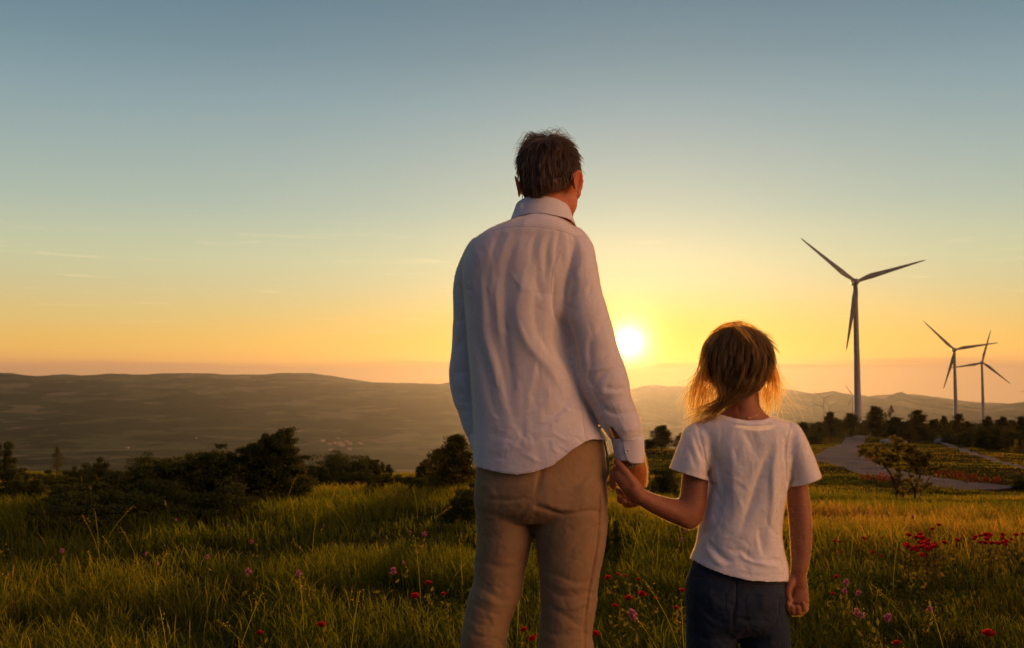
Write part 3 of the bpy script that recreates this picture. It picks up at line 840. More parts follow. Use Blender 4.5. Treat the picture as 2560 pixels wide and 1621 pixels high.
def hair_shell(C_, R, k, grow, line, voxel, noise_amp, extra=(), seed=3):
    """closed cap over the skull trimmed along the hairline: line = [(azimuth deg from the face, z in head space)]"""
    pcs = []
    v, f = ball((0, -.012, .015), (.0735 + grow, .088 + grow, .085 + grow), None, 40); pcs.append((v, f))
    v, f = ball((0, -.020, -.020), (.067 + grow * .6, .076 + grow, .068 + grow * .5), None, 40); pcs.append((v, f))
    for c_, r in extra: pcs.append(ball(c_, r, None, 24))
    V, Fq = fuse(pcs, voxel, 6)
    n = normals(V, Fq)
    az_ = np.degrees(np.arctan2(V[:, 0], V[:, 1])); L = np.array(line, float)
    h = np.interp(az_, L[:, 0], L[:, 1])
    V, Fq = cut(V, Fq, lambda Q: (h - Q[:, 2], np.tile(np.array([[0, 0, -1.0]]), (len(Q), 1))), voxel)
    n = normals(V, Fq)
    az2 = np.arctan2(V[:, 0], V[:, 1])
    q = np.stack([az2 * 9, V[:, 2] * 14, V[:, 1] * 0], -1)
    V = V + n * ((fbm(q, 3, seed) - .5) * noise_amp + (fbm(V / .02, 2, seed + 4) - .5) * noise_amp * .6)[:, None]
    return V * k @ R.T + np.array(C_), Fq
# ------------------------------------------------------------------ the man
BM = (P(1350, 1000, 2.62).x, 2.62, 0.0)
YAW_M = math.radians(31)
HC = np.array(P(1377, 443, 2.61)); HK = 1.0
pcs, RH = head_pieces(HC, YAW_M, HK)
def sh(rings, dx, dd):      # shrink rings
    out = []
    for r in rings:
        a = np.array(r[:2], float); b_ = np.array(r[2:4], float); m = (a + b_) / 2; h = (b_ - a) / 2; L_ = np.hypot(*h); h = h * max(0.3, (L_ - dx) / L_)
        out.append((*(m - h), *(m + h), r[4], r[5] - dd, *r[6:]))
    return out
neck = [(1314, 455, 1424, 455, 2.625, .058), (1314, 500, 1423, 500, 2.61, .058), (1313, 530, 1424, 535, 2.60, .060), (1300, 560, 1430, 562, 2.60, .066), (1260, 590, 1440, 592, 2.60, .08)]
torso = [(1302, 530, 1402, 532, 2.605, .060, 2), (1294, 546, 1408, 548, 2.60, .073, 2), (1268, 556, 1428, 562, 2.60, .088, 2.1), (1218, 578, 1450, 582, 2.60, .100, 2.2), (1182, 606, 1466, 606, 2.61, .112, 2.3),
         (1160, 650, 1468, 640, 2.615, .122, 2.3), (1156, 700, 1452, 700, 2.62, .128, 2.3), (1162, 760, 1434, 760, 2.62, .130, 2.3), (1168, 850, 1426, 850, 2.62, .126, 2.3), (1173, 920, 1440, 920, 2.62, .122, 2.3),
         (1178, 994, 1466, 994, 2.62, .122, 2.3), (1182, 1050, 1488, 1050, 2.62, .126, 2.3), (1184, 1095, 1516, 1097, 2.62, .134, 2.3), (1183, 1150, 1524, 1150, 2.62, .140, 2.3), (1184, 1215, 1526, 1215, 2.62, .146, 2.3)]
r_arm = [(1400, 572, 1420, 690, 2.60, .05), (1440, 566, 1412, 700, 2.59, .062), (1478, 606, 1398, 716, 2.585, .068), (1492, 662, 1392, 742, 2.58, .070), (1503, 725, 1397, 785, 2.575, .068), (1516, 764, 1403, 820, 2.57, .066), (1532, 818, 1414, 866, 2.57, .064),
         (1545, 870, 1424, 915, 2.57, .063), (1560, 914, 1436, 952, 2.57, .062), (1571, 952, 1452, 985, 2.568, .061), (1577, 990, 1472, 1012, 2.566, .056), (1592, 1026, 1492, 1050, 2.564, .052),
         (1603, 1063, 1512, 1080, 2.56, .046), (1606, 1096, 1530, 1104, 2.56, .039), (1606, 1125, 1537, 1128, 2.56, .034)]
l_arm = [(1225, 585, 1215, 700, 2.64, .05), (1180, 600, 1205, 700, 2.66, .060), (1150, 652, 1215, 700, 2.68, .062), (1134, 712, 1215, 730, 2.69, .062), (1132, 800, 1213, 805, 2.71, .060), (1129, 872, 1210, 876, 2.72, .058),
         (1122, 938, 1206, 940, 2.72, .056), (1133, 1000, 1208, 990, 2.71, .052), (1146, 1034, 1214, 1020, 2.70, .046), (1157, 1072, 1222, 1056, 2.69, .040), (1172, 1100, 1226, 1085, 2.68, .034)]
hips = [(1200, 1060, 1500, 1060, 2.62, .108, 2.2), (1196, 1110, 1511, 1110, 2.62, .113, 2.2), (1192, 1160, 1517, 1160, 2.62, .120, 2.2), (1187, 1210, 1516, 1210, 2.62, .134, 2.2), (1186, 1262, 1518, 1262, 2.62, .130, 2.2), (1210, 1300, 1495, 1300, 2.62, .09, 2.2)]
l_leg = [(1192, 1200, 1340, 1200, 2.63, .10), (1186, 1245, 1334, 1250, 2.63, .105), (1190, 1300, 1329, 1300, 2.63, .100), (1192, 1357, 1331, 1350, 2.63, .094), (1186, 1399, 1320, 1399, 2.63, .088), (1185, 1450, 1310, 1450, 2.625, .082),
         (1173, 1485, 1303, 1490, 2.62, .078), (1164, 1525, 1286, 1528, 2.62, .075), (1155, 1577, 1270, 1577, 2.62, .073), (1149, 1621, 1266, 1621, 2.63, .073), (1148, 1700, 1262, 1700, 2.64, .072), (1150, 1800, 1254, 1800, 2.65, .068), (1150, 1900, 1246, 1900, 2.66, .064), (1150, 1975, 1246, 1975, 2.66, .064)]
r_leg = [(1350, 1200, 1514, 1200, 2.60, .10), (1337, 1250, 1517, 1250, 2.60, .105), (1334, 1307, 1519, 1307, 2.60, .100), (1338, 1350, 1515, 1350, 2.60, .096), (1344, 1399, 1507, 1399, 2.60, .090), (1349, 1452, 1496, 1452, 2.60, .084),
         (1351, 1506, 1492, 1506, 2.60, .080), (1349, 1552, 1485, 1552, 2.60, .077), (1346, 1590, 1480, 1590, 2.60, .075), (1345, 1621, 1484, 1621, 2.60, .074), (1352, 1700, 1486, 1700, 2.60, .074), (1362, 1800, 1484, 1800, 2.60, .070), (1370, 1900, 1480, 1900, 2.60, .066), (1372, 1985, 1480, 1985, 2.60, .066)]
# body surface: head, neck, trunk, arms with hands, legs
pcs.append(ringloft(neck, 40))
pcs.append(ringloft(sh(torso, 26, .022)[3:-4], 40))
pcs.append(ringloft([(1225, 1100, 1480, 1100, 2.62, .08), (1225, 1200, 1480, 1200, 2.62, .085), (1230, 1260, 1478, 1262, 2.62, .08)], 40))
pcs.append(ringloft(sh(l_leg, 42, .022), 32)); pcs.append(ringloft(sh(r_leg, 42, .022), 32))
pcs.append(plimb([(1425, 640, 2.60, 34), (1448, 710, 2.585, 33), (1466, 800, 2.575, 32), (1486, 900, 2.57, 35), (1510, 960, 2.565, 35), (1538, 1020, 2.56, 33), (1562, 1080, 2.56, 29), (1578, 1130, 2.56, 26), (1586, 1158, 2.56, 26)]))
pcs.append(plimb([(1225, 660, 2.65, 32), (1184, 720, 2.69, 30), (1172, 800, 2.71, 34), (1170, 900, 2.72, 32), (1172, 980, 2.71, 30), (1186, 1060, 2.69, 26), (1196, 1100, 2.675, 23)]))
# right hand: back of the hand, thumb, four fingers curled under the child's hand
pcs.append(plimb([(1580, 1120, 2.56, 26), (1584, 1150, 2.56, 27), (1591, 1180, 2.565, 26), (1595, 1206, 2.57, 21)], flat=0.62, flat_axis=(0, 1, 0)))
pcs.append(plimb([(1572, 1150, 2.575, 22), (1572, 1180, 2.58, 25), (1574, 1208, 2.585, 24)], flat=0.6, flat_axis=(0, 1, 0)))
pcs.append(plimb([(1566, 1152, 2.59, 12), (1548, 1166, 2.59, 11), (1536, 1180, 2.588, 9.5), (1532, 1196, 2.583, 8.8), (1532.5, 1216, 2.578, 8.0)], seg=16))
for (a, b_, c_, d_, r_) in (((1590, 1208, 2.598), (1574, 1232, 2.602), (1552, 1236, 2.585), (1546, 1226, 2.555), 8.6), ((1594, 1206, 2.592), (1580, 1246, 2.598), (1553, 1252, 2.575), (1550, 1240, 2.545), 8.8),
                        ((1598, 1204, 2.585), (1590, 1254, 2.588), (1566, 1262, 2.565), (1562, 1252, 2.54), 8.6), ((1602, 1200, 2.578), (1600, 1248, 2.578), (1584, 1262, 2.56), (1576, 1256, 2.54), 7.6)):
    pcs.append(plimb([(*a, r_ + 1), (*b_, r_), (*c_, r_ * .95), (*d_, r_ * .85)], seg=16))
# left hand, closed on the trouser pocket in front of him
pcs.append(plimb([(1196, 1100, 2.675, 23), (1204, 1125, 2.70, 24), (1212, 1150, 2.72, 22)], flat=0.6, flat_axis=(0, 1, 0)))
for q in range(4):
    pcs.append(plimb([(1203 + q * 7, 1150, 2.72 + .012 * q, 8), (1206 + q * 7, 1172, 2.735 + .012 * q, 8), (1212 + q * 7, 1188, 2.73 + .012 * q, 7.5), (1218 + q * 7, 1180, 2.715 + .01 * q, 7)], seg=14))
pcs.append(plimb([(1212, 1115, 2.70, 10), (1224, 1140, 2.70, 9.5), (1230, 1162, 2.71, 8)], seg=14))
V, Fq = fuse(pcs, 0.0027, 4)
n = normals(V, Fq)
V = fold(V, n, [([(1452, 440), (1447, 470), (1436, 492)], 3.2, -.003), ([(1410, 500), (1400, 530), (1392, 556)], 12, .0035), ([(1556, 1166), (1576, 1190), (1600, 1212)], 5, .0015)])
man = body_obj("person", V, Fq, M_skin, BM)
tag(man, "grown man seen from behind in a pale shirt and khaki trousers, holding the girl's hand", "person")

# eyes on the far side of the face
for s in (-1, 1):
    v, f = ball((s * .031, .078, -.004), (.0125, .0125, .0125), None, 20)
    body_obj("eye", v @ RH.T + HC, np.array([q for q in f if len(q) == 4]), M_eye, BM, man)

# hair
lineM = [(-180, -.072), (-150, -.070), (-125, -.062), (-114, -.036), (-104, .008), (-88, .016), (-80, -.022), (-68, -.026), (-60, .01), (-50, .052), (-30, .064), (0, .070),
         (30, .064), (50, .052), (60, .01), (68, -.026), (80, -.022), (88, .010), (100, .002), (112, -.034), (125, -.050), (150, -.056), (180, -.072)]
HV, HF = hair_shell(HC, RH, HK, .0030, lineM, .0034, .005, extra=[((0, .035, .061), (.055, .065, .034)), ((.01, -.03, .065), (.055, .055, .030))])
def tuck(Q):
    q = Q.copy(); w_ = np.clip((-q[..., 0] - .050) / .015, 0, 1) * np.clip((.035 - q[..., 2]) / .03, 0, 1); q[..., 0] += .0105 * w_; return q
HV = tuck((HV - HC) @ RH) @ RH.T + HC
hair = body_obj("hair", HV, HF, M_hair, BM, man, attrs={'v': np.clip(fbm(np.stack([HV[:, 0] / .006, HV[:, 1] / .02, HV[:, 2] / .05], -1), 2, 4) * .5, 0, 1)})
# single locks: start on the shell, follow it down
Hl = (HV - HC) @ RH      # head space
nn_ = normals(HV, HF) @ RH
idx = rng.choice(len(Hl), 7500)
st = Hl[idx]; no = nn_[idx]
K = 9; L = np.zeros((len(idx), K, 3)); cur = st + no * .0005
clump = np.floor(np.arctan2(st[:, 0], st[:, 1]) * 26) + np.floor(st[:, 2] * 60) * 37
crng = np.random.default_rng(5); cj = crng.normal(0, 1, (4096, 3))[(clump.astype(int) % 4096)]
whorl = np.array([0.012, -.055, .10])
ctr = np.array([0, -.012, .015])
for k in range(K):
    L[:, k] = cur
    rad = cur - ctr; rad /= np.linalg.norm(rad, axis=1)[:, None]
    away = cur - whorl; down = np.tile([[0.0, 0, -1.0]], (len(cur), 1))
    wtop = np.clip((cur[:, 2] - .045) / .05, 0, 1)[:, None]
    dvec = away / (np.linalg.norm(away, axis=1)[:, None] + 1e-6) * wtop + down * (1 - wtop) + np.array([[-.25, 0, 0]]) * wtop + cj * (.12 + .10 * wtop) + rng.normal(0, .06, cur.shape)
    dvec -= rad * (dvec * rad).sum(1)[:, None]
    dvec /= np.linalg.norm(dvec, axis=1)[:, None] + 1e-6
    lift = (.0003 + .0007 * wtop[:, 0] + .0008 * np.maximum(cj[:, 1], 0)) * (1 if k < 5 else 1.1)
    cur = cur + dvec * ((.0038 + .0014 * wtop[:, 0]) * rng.uniform(.7, 1.2, len(cur)))[:, None] + rad * lift[:, None]
keep = (L[..., 2] > np.interp(np.degrees(np.arctan2(L[..., 0], L[..., 1])), *np.array(lineM).T) - .005).all(1)
L = tuck(L[keep]); vv = np.clip(cj[keep, 0] * .22 + .28 + rng.normal(0, .15, keep.sum()), 0, 1)
st1 = strands("hair_locks", L @ RH.T + HC, .00055, M_hair, BM, hair, val=vv)
# loose strands lifted off the crown
m_ = 260; ph = rng.uniform(-1.0, 1.2, m_); L = np.zeros((m_, 12, 3)); side = rng.random(m_) < .72
sx0 = np.where(side, rng.normal(-.035, .012, m_), rng.normal(.012, .008, m_)); dirx = np.where(side, -1, rng.choice([-1, 1], m_)); hgt = rng.uniform(.008, .024, m_) * np.where(side, 1, .9)
for k in range(12):
    t = k / 11
    L[:, k, 0] = sx0 + .012 + dirx * t * (.056 * rng.uniform(.9, 1.0)); L[:, k, 1] = rng.normal(0, .0006, m_) + ph * .022 - .022
    L[:, k, 2] = .104 + hgt * np.sin(np.pi * min(t * 1.15, 1.05)) - .035 * t ** 2.2 - (1 - t) * .004
strands("hair_wisps", L @ rotz(-.25).T @ RH.T + HC + np.array([0, 0, .004]), .00028, M_hair, BM, hair, val=rng.uniform(.5, 1, m_))

# shirt
V, Fq = fuse([ringloft(torso, 64), ringloft(r_arm, 44), ringloft(l_arm, 40)], 0.0036, 5)
hx = [1100, 1182, 1186, 1193, 1225, 1257, 1292, 1328, 1381, 1434, 1466, 1480, 1505, 1516, 1530, 1700]
hy = [1153, 1153, 1158, 1167.5, 1176, 1183, 1187, 1182, 1164, 1121.5, 1102, 1098, 1099, 1101, 1103, 1103]
n = normals(V, Fq)
folds = [
    ([(1290, 600), (1264, 670), (1264, 760), (1268, 850), (1274, 930), (1276, 1000)], 26.35, -0.01224, .15),
    ([(1318, 640), (1296, 720), (1296, 789), (1324, 866), (1381, 927), (1415, 994)], 21.7, 0.0072),
    ([(1344, 640), (1334, 720), (1340, 800), (1366, 868), (1404, 910)], 18.6, -0.00432),
    ([(1238, 640), (1222, 700), (1224, 790), (1246, 912), (1270, 1010), (1282, 1070)], 23.25, -0.0072),
    ([(1210, 650), (1192, 740), (1200, 880), (1222, 1010), (1250, 1085)], 20.15, -0.0072),
    ([(1206, 690), (1208, 800), (1226, 920), (1250, 1030)], 12, 0.0049),
    ([(1246, 690), (1243, 780), (1256, 880)], 10.8, 0.0042),
    ([(1447, 983), (1420, 1012), (1395, 1030), (1352, 1040)], 9.6, -0.00455, .3),
    ([(1440, 1000), (1405, 1040), (1360, 1075), (1330, 1088)], 12, 0.0028),
    ([(1386, 790), (1392, 830), (1400, 880), (1440, 940)], 23.25, -0.01152),
    ([(1350, 572), (1336, 610), (1318, 672)], 6, -0.00375), ([(1380, 577), (1364, 630), (1354, 705)], 6, -0.004125), ([(1405, 580), (1392, 625), (1384, 660)], 6, -0.003375),
    ([(1365, 575), (1350, 620), (1338, 680)], 5, 0.00225), ([(1250, 580), (1232, 625), (1224, 670)], 8.4, -0.0035), ([(1275, 575), (1258, 615), (1250, 650)], 6, 0.00225),
    ([(1330, 690), (1345, 740), (1352, 760)], 6, -0.00225), ([(1302, 735), (1350, 733), (1385, 738)], 3, -0.001125),
    ([(1345, 940), (1336, 985), (1350, 1030)], 18.6, -0.00288), ([(1375, 960), (1372, 990), (1350, 1020)], 12, 0.0021),
    ([(1190, 1120), (1240, 1128), (1300, 1122), (1360, 1105)], 18.6, 0.00288), ([(1200, 1090), (1260, 1105), (1310, 1108)], 5, -0.00225), ([(1270, 1060), (1300, 1085), (1310, 1110)], 5, -0.00225),
    # right sleeve
    ([(1470, 835), (1466, 880), (1475, 930)], 10.8, -0.0049), ([(1440, 690), (1425, 730), (1412, 800)], 13.2, -0.0049), ([(1462, 640), (1440, 700)], 9.6, 0.0028),
    ([(1540, 920), (1515, 935), (1498, 955), (1486, 962)], 6, -0.0045), ([(1474, 905), (1470, 945), (1490, 972), (1512, 968)], 8.4, -0.0049), ([(1568, 972), (1540, 976), (1512, 968)], 5, -0.005625), ([(1572, 982), (1540, 988), (1505, 985)], 6, 0.0045),
    ([(1500, 1000), (1520, 1030), (1545, 1040), (1590, 1030)], 6, -0.0045), ([(1480, 975), (1500, 1010), (1510, 1040)], 8.4, -0.0042), ([(1592, 1068), (1594, 1082), (1580, 1092), (1562, 1098)], 4, -0.0045),
    ([(1545, 1060), (1560, 1076), (1590, 1060)], 9.6, 0.0035), ([(1520, 790), (1490, 830), (1470, 850)], 8.4, -0.0028), ([(1500, 700), (1470, 730), (1445, 740)], 8.4, -0.00245), ([(1512, 745), (1480, 780)], 6, 0.00225),
    # left sleeve
    ([(1136, 715), (1150, 750), (1166, 770)], 8.4, -0.0042), ([(1134, 800), (1152, 812), (1168, 800)], 8.4, -0.0028), ([(1126, 940), (1148, 935), (1170, 940)], 8.4, -0.0042), ([(1128, 960), (1150, 965), (1172, 985)], 8.4, 0.0028), ([(1140, 880), (1155, 860), (1170, 850)], 6, -0.003), ([(1142, 1010), (1160, 1010), (1178, 1030)], 5, -0.00375),
    # seams
    ([(1228, 577), (1262, 569), (1303, 566), (1351, 568), (1406, 578), (1436, 592)], 2.2, -.0016),
    ([(1456, 590), (1434, 598), (1412, 615), (1396, 636), (1386, 660), (1380, 690)], 2.8, -.0030), ([(1381, 680), (1379, 740), (1388, 785), (1406, 824), (1420, 877), (1436, 920), (1452, 960)], 9, -.012),
    ([(1448, 953), (1452, 990), (1458, 1040), (1464, 1098)], 2.4, -.0025),
    ([(1446, 592), (1424, 602), (1404, 618), (1388, 640), (1378, 665)], 2.4, .0008),
]
V = relax(fold(V, n, folds), Fq, 3)
n = normals(V, Fq)
V = fold(V, n, creases(34, (1200, 1020, 1460, 1160), 20, 1) + creases(22, (1470, 660, 1560, 900), 120, 2) + creases(30, (1480, 880, 1600, 1080), 160, 3) + creases(26, (1210, 640, 1420, 1000), 80, 4) + creases(16, (1135, 700, 1175, 1060), 30, 5))
n = normals(V, Fq); px, py = pix(V)
V = wrinkle(V, n, .0022, .09, 3, stretch=(1, 1, .45)); V = wrinkle(V, n, .0006, .018, 5, mask=.35 + .65 * np.clip((py - 1030) / 60, 0, 1))
V, Fq = cut(V, Fq, hem_cut(hx, hy), .004)
# open ends of the sleeves and the slit above the cuff
wr = np.array(P(1571, 1118, 2.56))
V, Fq = cut(V, Fq, plane_cut(P(1571, 1112, 2.56), np.array(P(1580, 1150, 2.56)) - np.array(P(1566, 1090, 2.56)), wr, .06), .004)
wl = np.array(P(1198, 1092, 2.68))
V, Fq = cut(V, Fq, plane_cut(wl, np.array(P(1205, 1110, 2.68)) - np.array(P(1196, 1080, 2.69)), wl, .06), .004)
V, Fq = cut(V, Fq, plane_cut(P(1351, 541, 2.60), (.02, .10, 1), P(1351, 538, 2.60), .075), .004)
px, py = pix(V); poly = [(1525, 1062), (1534, 1070), (1556, 1100), (1552, 1106), (1538, 1102), (1524, 1096), (1520, 1078)]
def inpoly(px, py, poly):
    c_ = np.zeros(len(px), bool); j = len(poly) - 1
    for i in range(len(poly)):
        xi, yi = poly[i]; xj, yj = poly[j]
        c_ ^= ((yi > py) != (yj > py)) & (px < (xj - xi) * (py - yi) / (yj - yi + 1e-9) + xi); j = i
    return c_
hole = inpoly(px, py, poly) & (V[:, 1] < 2.56)
Fq = Fq[~hole[Fq].all(1)]
shirt = body_obj("shirt", V, Fq, M_shirt, BM, man, solid=.0014)
SV, SF = V, Fq

def sheet(name, grid, mat, base, parent, solid):
    """grid (n, m, 3) of points -> cloth sheet"""
    G = np.asarray(grid, float); n_, m__ = G.shape[:2]
    i = (np.arange(n_ - 1)[:, None] * m__ + np.arange(m__ - 1)[None]).ravel()
    return body_obj(name, G.reshape(-1, 3), np.stack([i, i + 1, i + m__ + 1, i + m__], -1), mat, base, parent, solid=solid)
# hem: a doubled edge following the shirt's lower edge
def ring_at(rings, y):
    R = np.array([tuple(r)[:7] + (2.0,) * (7 - len(r[:7])) for r in rings], float)
    return [np.interp(y, R[:, 1], R[:, k]) for k in range(7)]
# collar: stand and fall round the neck
bdir = np.array([math.sin(math.radians(24)), math.cos(math.radians(24)), 0])
tA = np.linspace(math.radians(-158), math.radians(158), 90)       # 0 = nape
nk = np.array(P(1358, 540, 2.612))
right = np.array([bdir[1], -bdir[0], 0])
rows = []
prof = [(0.058, .030, 0), (0.0600, .0385, 0), (0.0635, .0400, 0), (0.0665, .036, 1), (0.073, .018, 1), (0.0805, -.002, 1), (.0825, -.0075, 1)]
for (rad, z, f_) in prof:
    row = []
    for t in tA:
        back_ = math.cos(t); pt = -bdir * math.cos(t) * (rad * (1.0 if back_ > 0 else 1.08)) + right * math.sin(t) * (rad + .001)
        drop = (1 - back_) / 2
        zz = z - .046 * drop ** 1.2 - (0.014 * f_ * max(0, -back_) ** 2 if z < .03 else 0)
        zz += .0015 * math.sin(t * 5 + 1) * f_
        row.append(nk + pt + np.array([0, 0, zz]) + right * (.004 * f_ * math.sin(t)))
    rows.append(row)
G = np.array(rows)
Gd = crom(G.reshape(len(prof), -1), 5).reshape(-1, len(tA), 3)
sheet("collar", Gd, M_shirt, BM, shirt, .0018)
# right cuff: under layer and the buttoned tab lying over it
def cuff_grid(rings, t0, t1, m_, ybot=None, grow=0.0, nv=14):
    V_, _ = ringloft(rings, 96, 6, cap=False); Rr = V_.reshape(-1, 96, 3)
    c_ = Rr.mean(1); out = []
    ts = np.linspace(t0, t1, m_) % 360 / 360 * 96
    for j, t in enumerate(ts):
        k0 = int(t) % 96; k1 = (k0 + 1) % 96; fr = t - int(t)
        col_ = Rr[:, k0] * (1 - fr) + Rr[:, k1] * fr
        u = col_ - c_; u /= np.linalg.norm(u, axis=1)[:, None]
        col_ = col_ + u * grow
        e = 1.0 if ybot is None else ybot(j / (m_ - 1))
        s_ = np.linspace(0, e, nv) * (len(col_) - 1)
        out.append(np.stack([np.interp(s_, np.arange(len(col_)), col_[:, k]) for k in range(3)], -1))
    return np.array(out).transpose(1, 0, 2)[:, ::-1]
cr_ = [(1606, 1090, 1529, 1097, 2.56, .0345, 2.4), (1607, 1108, 1533, 1112, 2.56, .0335, 2.4), (1607.5, 1130, 1537, 1132, 2.56, .0325, 2.4), (1607.5, 1150, 1541, 1150, 2.56, .032, 2.4)]
under = cuff_grid(cr_, 0, 360, 97, None, .0004)
cuff = sheet("cuff", under, M_shirt, BM, shirt, .0016)
# angle 0 at A (right edge) , camera side is sin<0 -> 180..360 ; tab from 238 to 400 degrees
def yb(u):
    q = u * 162
    if q < 22: return .80 + .20 * math.sin(q / 22 * math.pi / 2) - .16 * (1 - q / 22) ** 2
    return 1.07 - .03 * u
tabr = [(1606.5, 1094, 1527, 1098, 2.56, .0355, 2.4), (1608.5, 1112, 1531, 1114, 2.56, .0345, 2.4), (1609, 1134, 1534, 1134, 2.56, .034, 2.4), (1608.5, 1156, 1538, 1156, 2.56, .0335, 2.4)]
sheet("cuff_tab", cuff_grid(tabr, 288, 128, 60, yb, .0018), M_shirt, BM, cuff, .0020)
lc = [(1160, 1074, 1222, 1056, 2.69, .036, 2.2), (1172, 1092, 1226, 1074, 2.685, .034, 2.2), (1182, 1106, 1230, 1092, 2.68, .032, 2.2)]
c2 = sheet("cuff", cuff_grid(lc, 20, 330, 80, None, .0006), M_shirt, BM, shirt, .0016)
# button with four holes
def button(c_, nrm, r, parent, base):
    q = Vector(nrm).to_track_quat('Z', 'Y').to_matrix()
    prof_ = [(0.0, 0.0), (r * .62, 0.0004), (r * .70, .0012), (r * .92, .0013), (r, .0006), (r * .98, -.0006), (0, -.0008)]
    V_ = []; seg = 24
    for rr_, z in prof_:
        for k in range(seg): a = 2 * math.pi * k / seg; V_.append(tuple(q @ Vector((rr_ * math.cos(a) + 1e-6 * k, rr_ * math.sin(a), z)) + Vector(c_)))
    b_ = body_obj("button", np.array(V_), grid_faces(len(prof_), seg), M_button, base, parent)
    V_ = []; F_ = []
    for hx_, hy_ in ((1, 1), (-1, 1), (1, -1), (-1, -1)):
        o_ = len(V_)
        for k in range(8): a = 2 * math.pi * k / 8; V_.append(tuple(q @ Vector((hx_ * r * .22 + r * .10 * math.cos(a), hy_ * r * .22 + r * .10 * math.sin(a), .0010)) + Vector(c_)))
        F_ += [(o_, o_ + 1, o_ + 2, o_ + 3), (o_, o_ + 3, o_ + 4, o_ + 7), (o_ + 4, o_ + 5, o_ + 6, o_ + 7)]
    body_obj("button_thread", np.array(V_), np.array(F_), M_stitch, base, parent)
button(tuple(P(1567.7, 1129.6, 2.5212)), (-.1, -1, 0), .0053, shirt, BM)
# beaded bracelet under the cuff
bl = []
for k in range(26):
    a = 2 * math.pi * k / 26
    c_ = np.array(P(1582, 1163, 2.56)) + np.array([math.cos(a) * .0275, math.sin(a) * .026, math.cos(a) * .010 + .001 * (k % 2)])
    bl.append(ball(c_, (.0028, .0028, .0034), None, 10))
Vb = np.vstack([b_[0] for b_ in bl]); Fb = np.concatenate([np.array(b_[1]) + i * len(bl[0][0]) for i, b_ in enumerate(bl)])
body_obj("bracelet", Vb, Fb, M_bead, BM, man)

bs = bvh_of(SV, SF)
for nm, pts in (("yoke_seam", [(1226, 578), (1262, 570), (1303, 566), (1351, 568), (1406, 578), (1438, 592)]),
                ("armhole_seam", [(1454, 590), (1434, 598), (1412, 615), (1396, 636), (1386, 660), (1380, 700), (1378, 735)]),
                ("side_seam", [(1450, 965), (1453, 1000), (1458, 1045), (1463, 1092)]),
                ("hem_seam", [(1188, 1153), (1196, 1162), (1225, 1170), (1257, 1177), (1292, 1181), (1328, 1176), (1381, 1158), (1434, 1115), (1466, 1096), (1480, 1092), (1505, 1094)]),
                ("placket_seam", [(1516, 1012), (1526, 1004), (1536, 1018), (1560, 1075)])):
    seam(nm, bs, pts, .0009, M_shirt, BM, shirt)
# trousers
V, Fq = fuse([ringloft(hips, 64), ringloft(l_leg, 44), ringloft(r_leg, 44)], 0.0040, 5)
n = normals(V, Fq)
V = fold(V, n, [
    ([(1352, 1120), (1346, 1170), (1338, 1220), (1332, 1270)], 5.95, -0.0062), ([(1346, 1160), (1310, 1190), (1280, 1210)], 13.6, 0.00372), ([(1250, 1250), (1230, 1225), (1205, 1215)], 10.2, 0.00372),
    ([(1215, 1252), (1260, 1255), (1310, 1253), (1330, 1268)], 3.825, -0.00682), ([(1336, 1272), (1370, 1280), (1405, 1290), (1450, 1286), (1498, 1281)], 3.4, -0.00558), ([(1350, 1262), (1400, 1278), (1440, 1276)], 5.95, 0.00372),
    ([(1340, 1272), (1342, 1340), (1352, 1400)], 11.9, -0.00248), ([(1500, 1130), (1470, 1180), (1420, 1215), (1370, 1258)], 11.05, -0.00372), ([(1500, 1160), (1460, 1215), (1420, 1240)], 7.65, 0.0031),
    ([(1500, 1290), (1460, 1340), (1400, 1395), (1370, 1430)], 10.2, -0.00372), ([(1480, 1340), (1440, 1390), (1400, 1425)], 8.5, 0.00248),
    ([(1352, 1430), (1400, 1438), (1440, 1452), (1480, 1450)], 5.95, -0.00434), ([(1356, 1460), (1390, 1485), (1440, 1488), (1486, 1478)], 5.95, -0.00434), ([(1360, 1445), (1410, 1466), (1470, 1466)], 5.95, 0.0031),
    ([(1358, 1510), (1400, 1530), (1440, 1560), (1470, 1560)], 5.95, -0.00372), ([(1352, 1560), (1390, 1585), (1450, 1590)], 5.95, -0.00372), ([(1370, 1500), (1420, 1520), (1480, 1505)], 5.95, 0.00248),
    ([(1196, 1420), (1220, 1412), (1250, 1425), (1290, 1420)], 7.65, -0.00372), ([(1180, 1470), (1210, 1478), (1250, 1500), (1290, 1500)], 5.95, -0.00434), ([(1172, 1500), (1210, 1520), (1260, 1528)], 5.95, -0.00372), ([(1178, 1485), (1215, 1500), (1260, 1512)], 5.95, 0.0031),
    ([(1162, 1530), (1200, 1552), (1255, 1560)], 5.95, -0.00372), ([(1158, 1560), (1200, 1585), (1250, 1590)], 5.95, -0.00372), ([(1195, 1330), (1225, 1345), (1290, 1330)], 9.35, -0.00248), ([(1196, 1290), (1230, 1300), (1300, 1288)], 8.5, 0.00186),
    ([(1508, 1102), (1512, 1140), (1510, 1180), (1506, 1210)], 3.825, -0.00744), ([(1500, 1250), (1499, 1320), (1488, 1400), (1472, 1480), (1462, 1560), (1460, 1640)], 2.6, -.004), ([(1506, 1250), (1505, 1320), (1494, 1400), (1478, 1480)], 3, .002),
    ([(1440, 1104), (1460, 1106)], 2.0, -.003)])
V = relax(V, Fq, 2); n = normals(V, Fq)
V = fold(V, n, creases(40, (1180, 1390, 1490, 1621), 15, 7, amp=(.001, .0022)) + creases(24, (1200, 1190, 1500, 1380), 150, 8))
n = normals(V, Fq)
V = wrinkle(V, n, .0016, .050, 13, stretch=(.7, 1, 1.2), mask=.5 + .5 * np.clip((pix(V)[1] - 1380) / 80, 0, 1)); V = wrinkle(V, n, .0010, .020, 15)
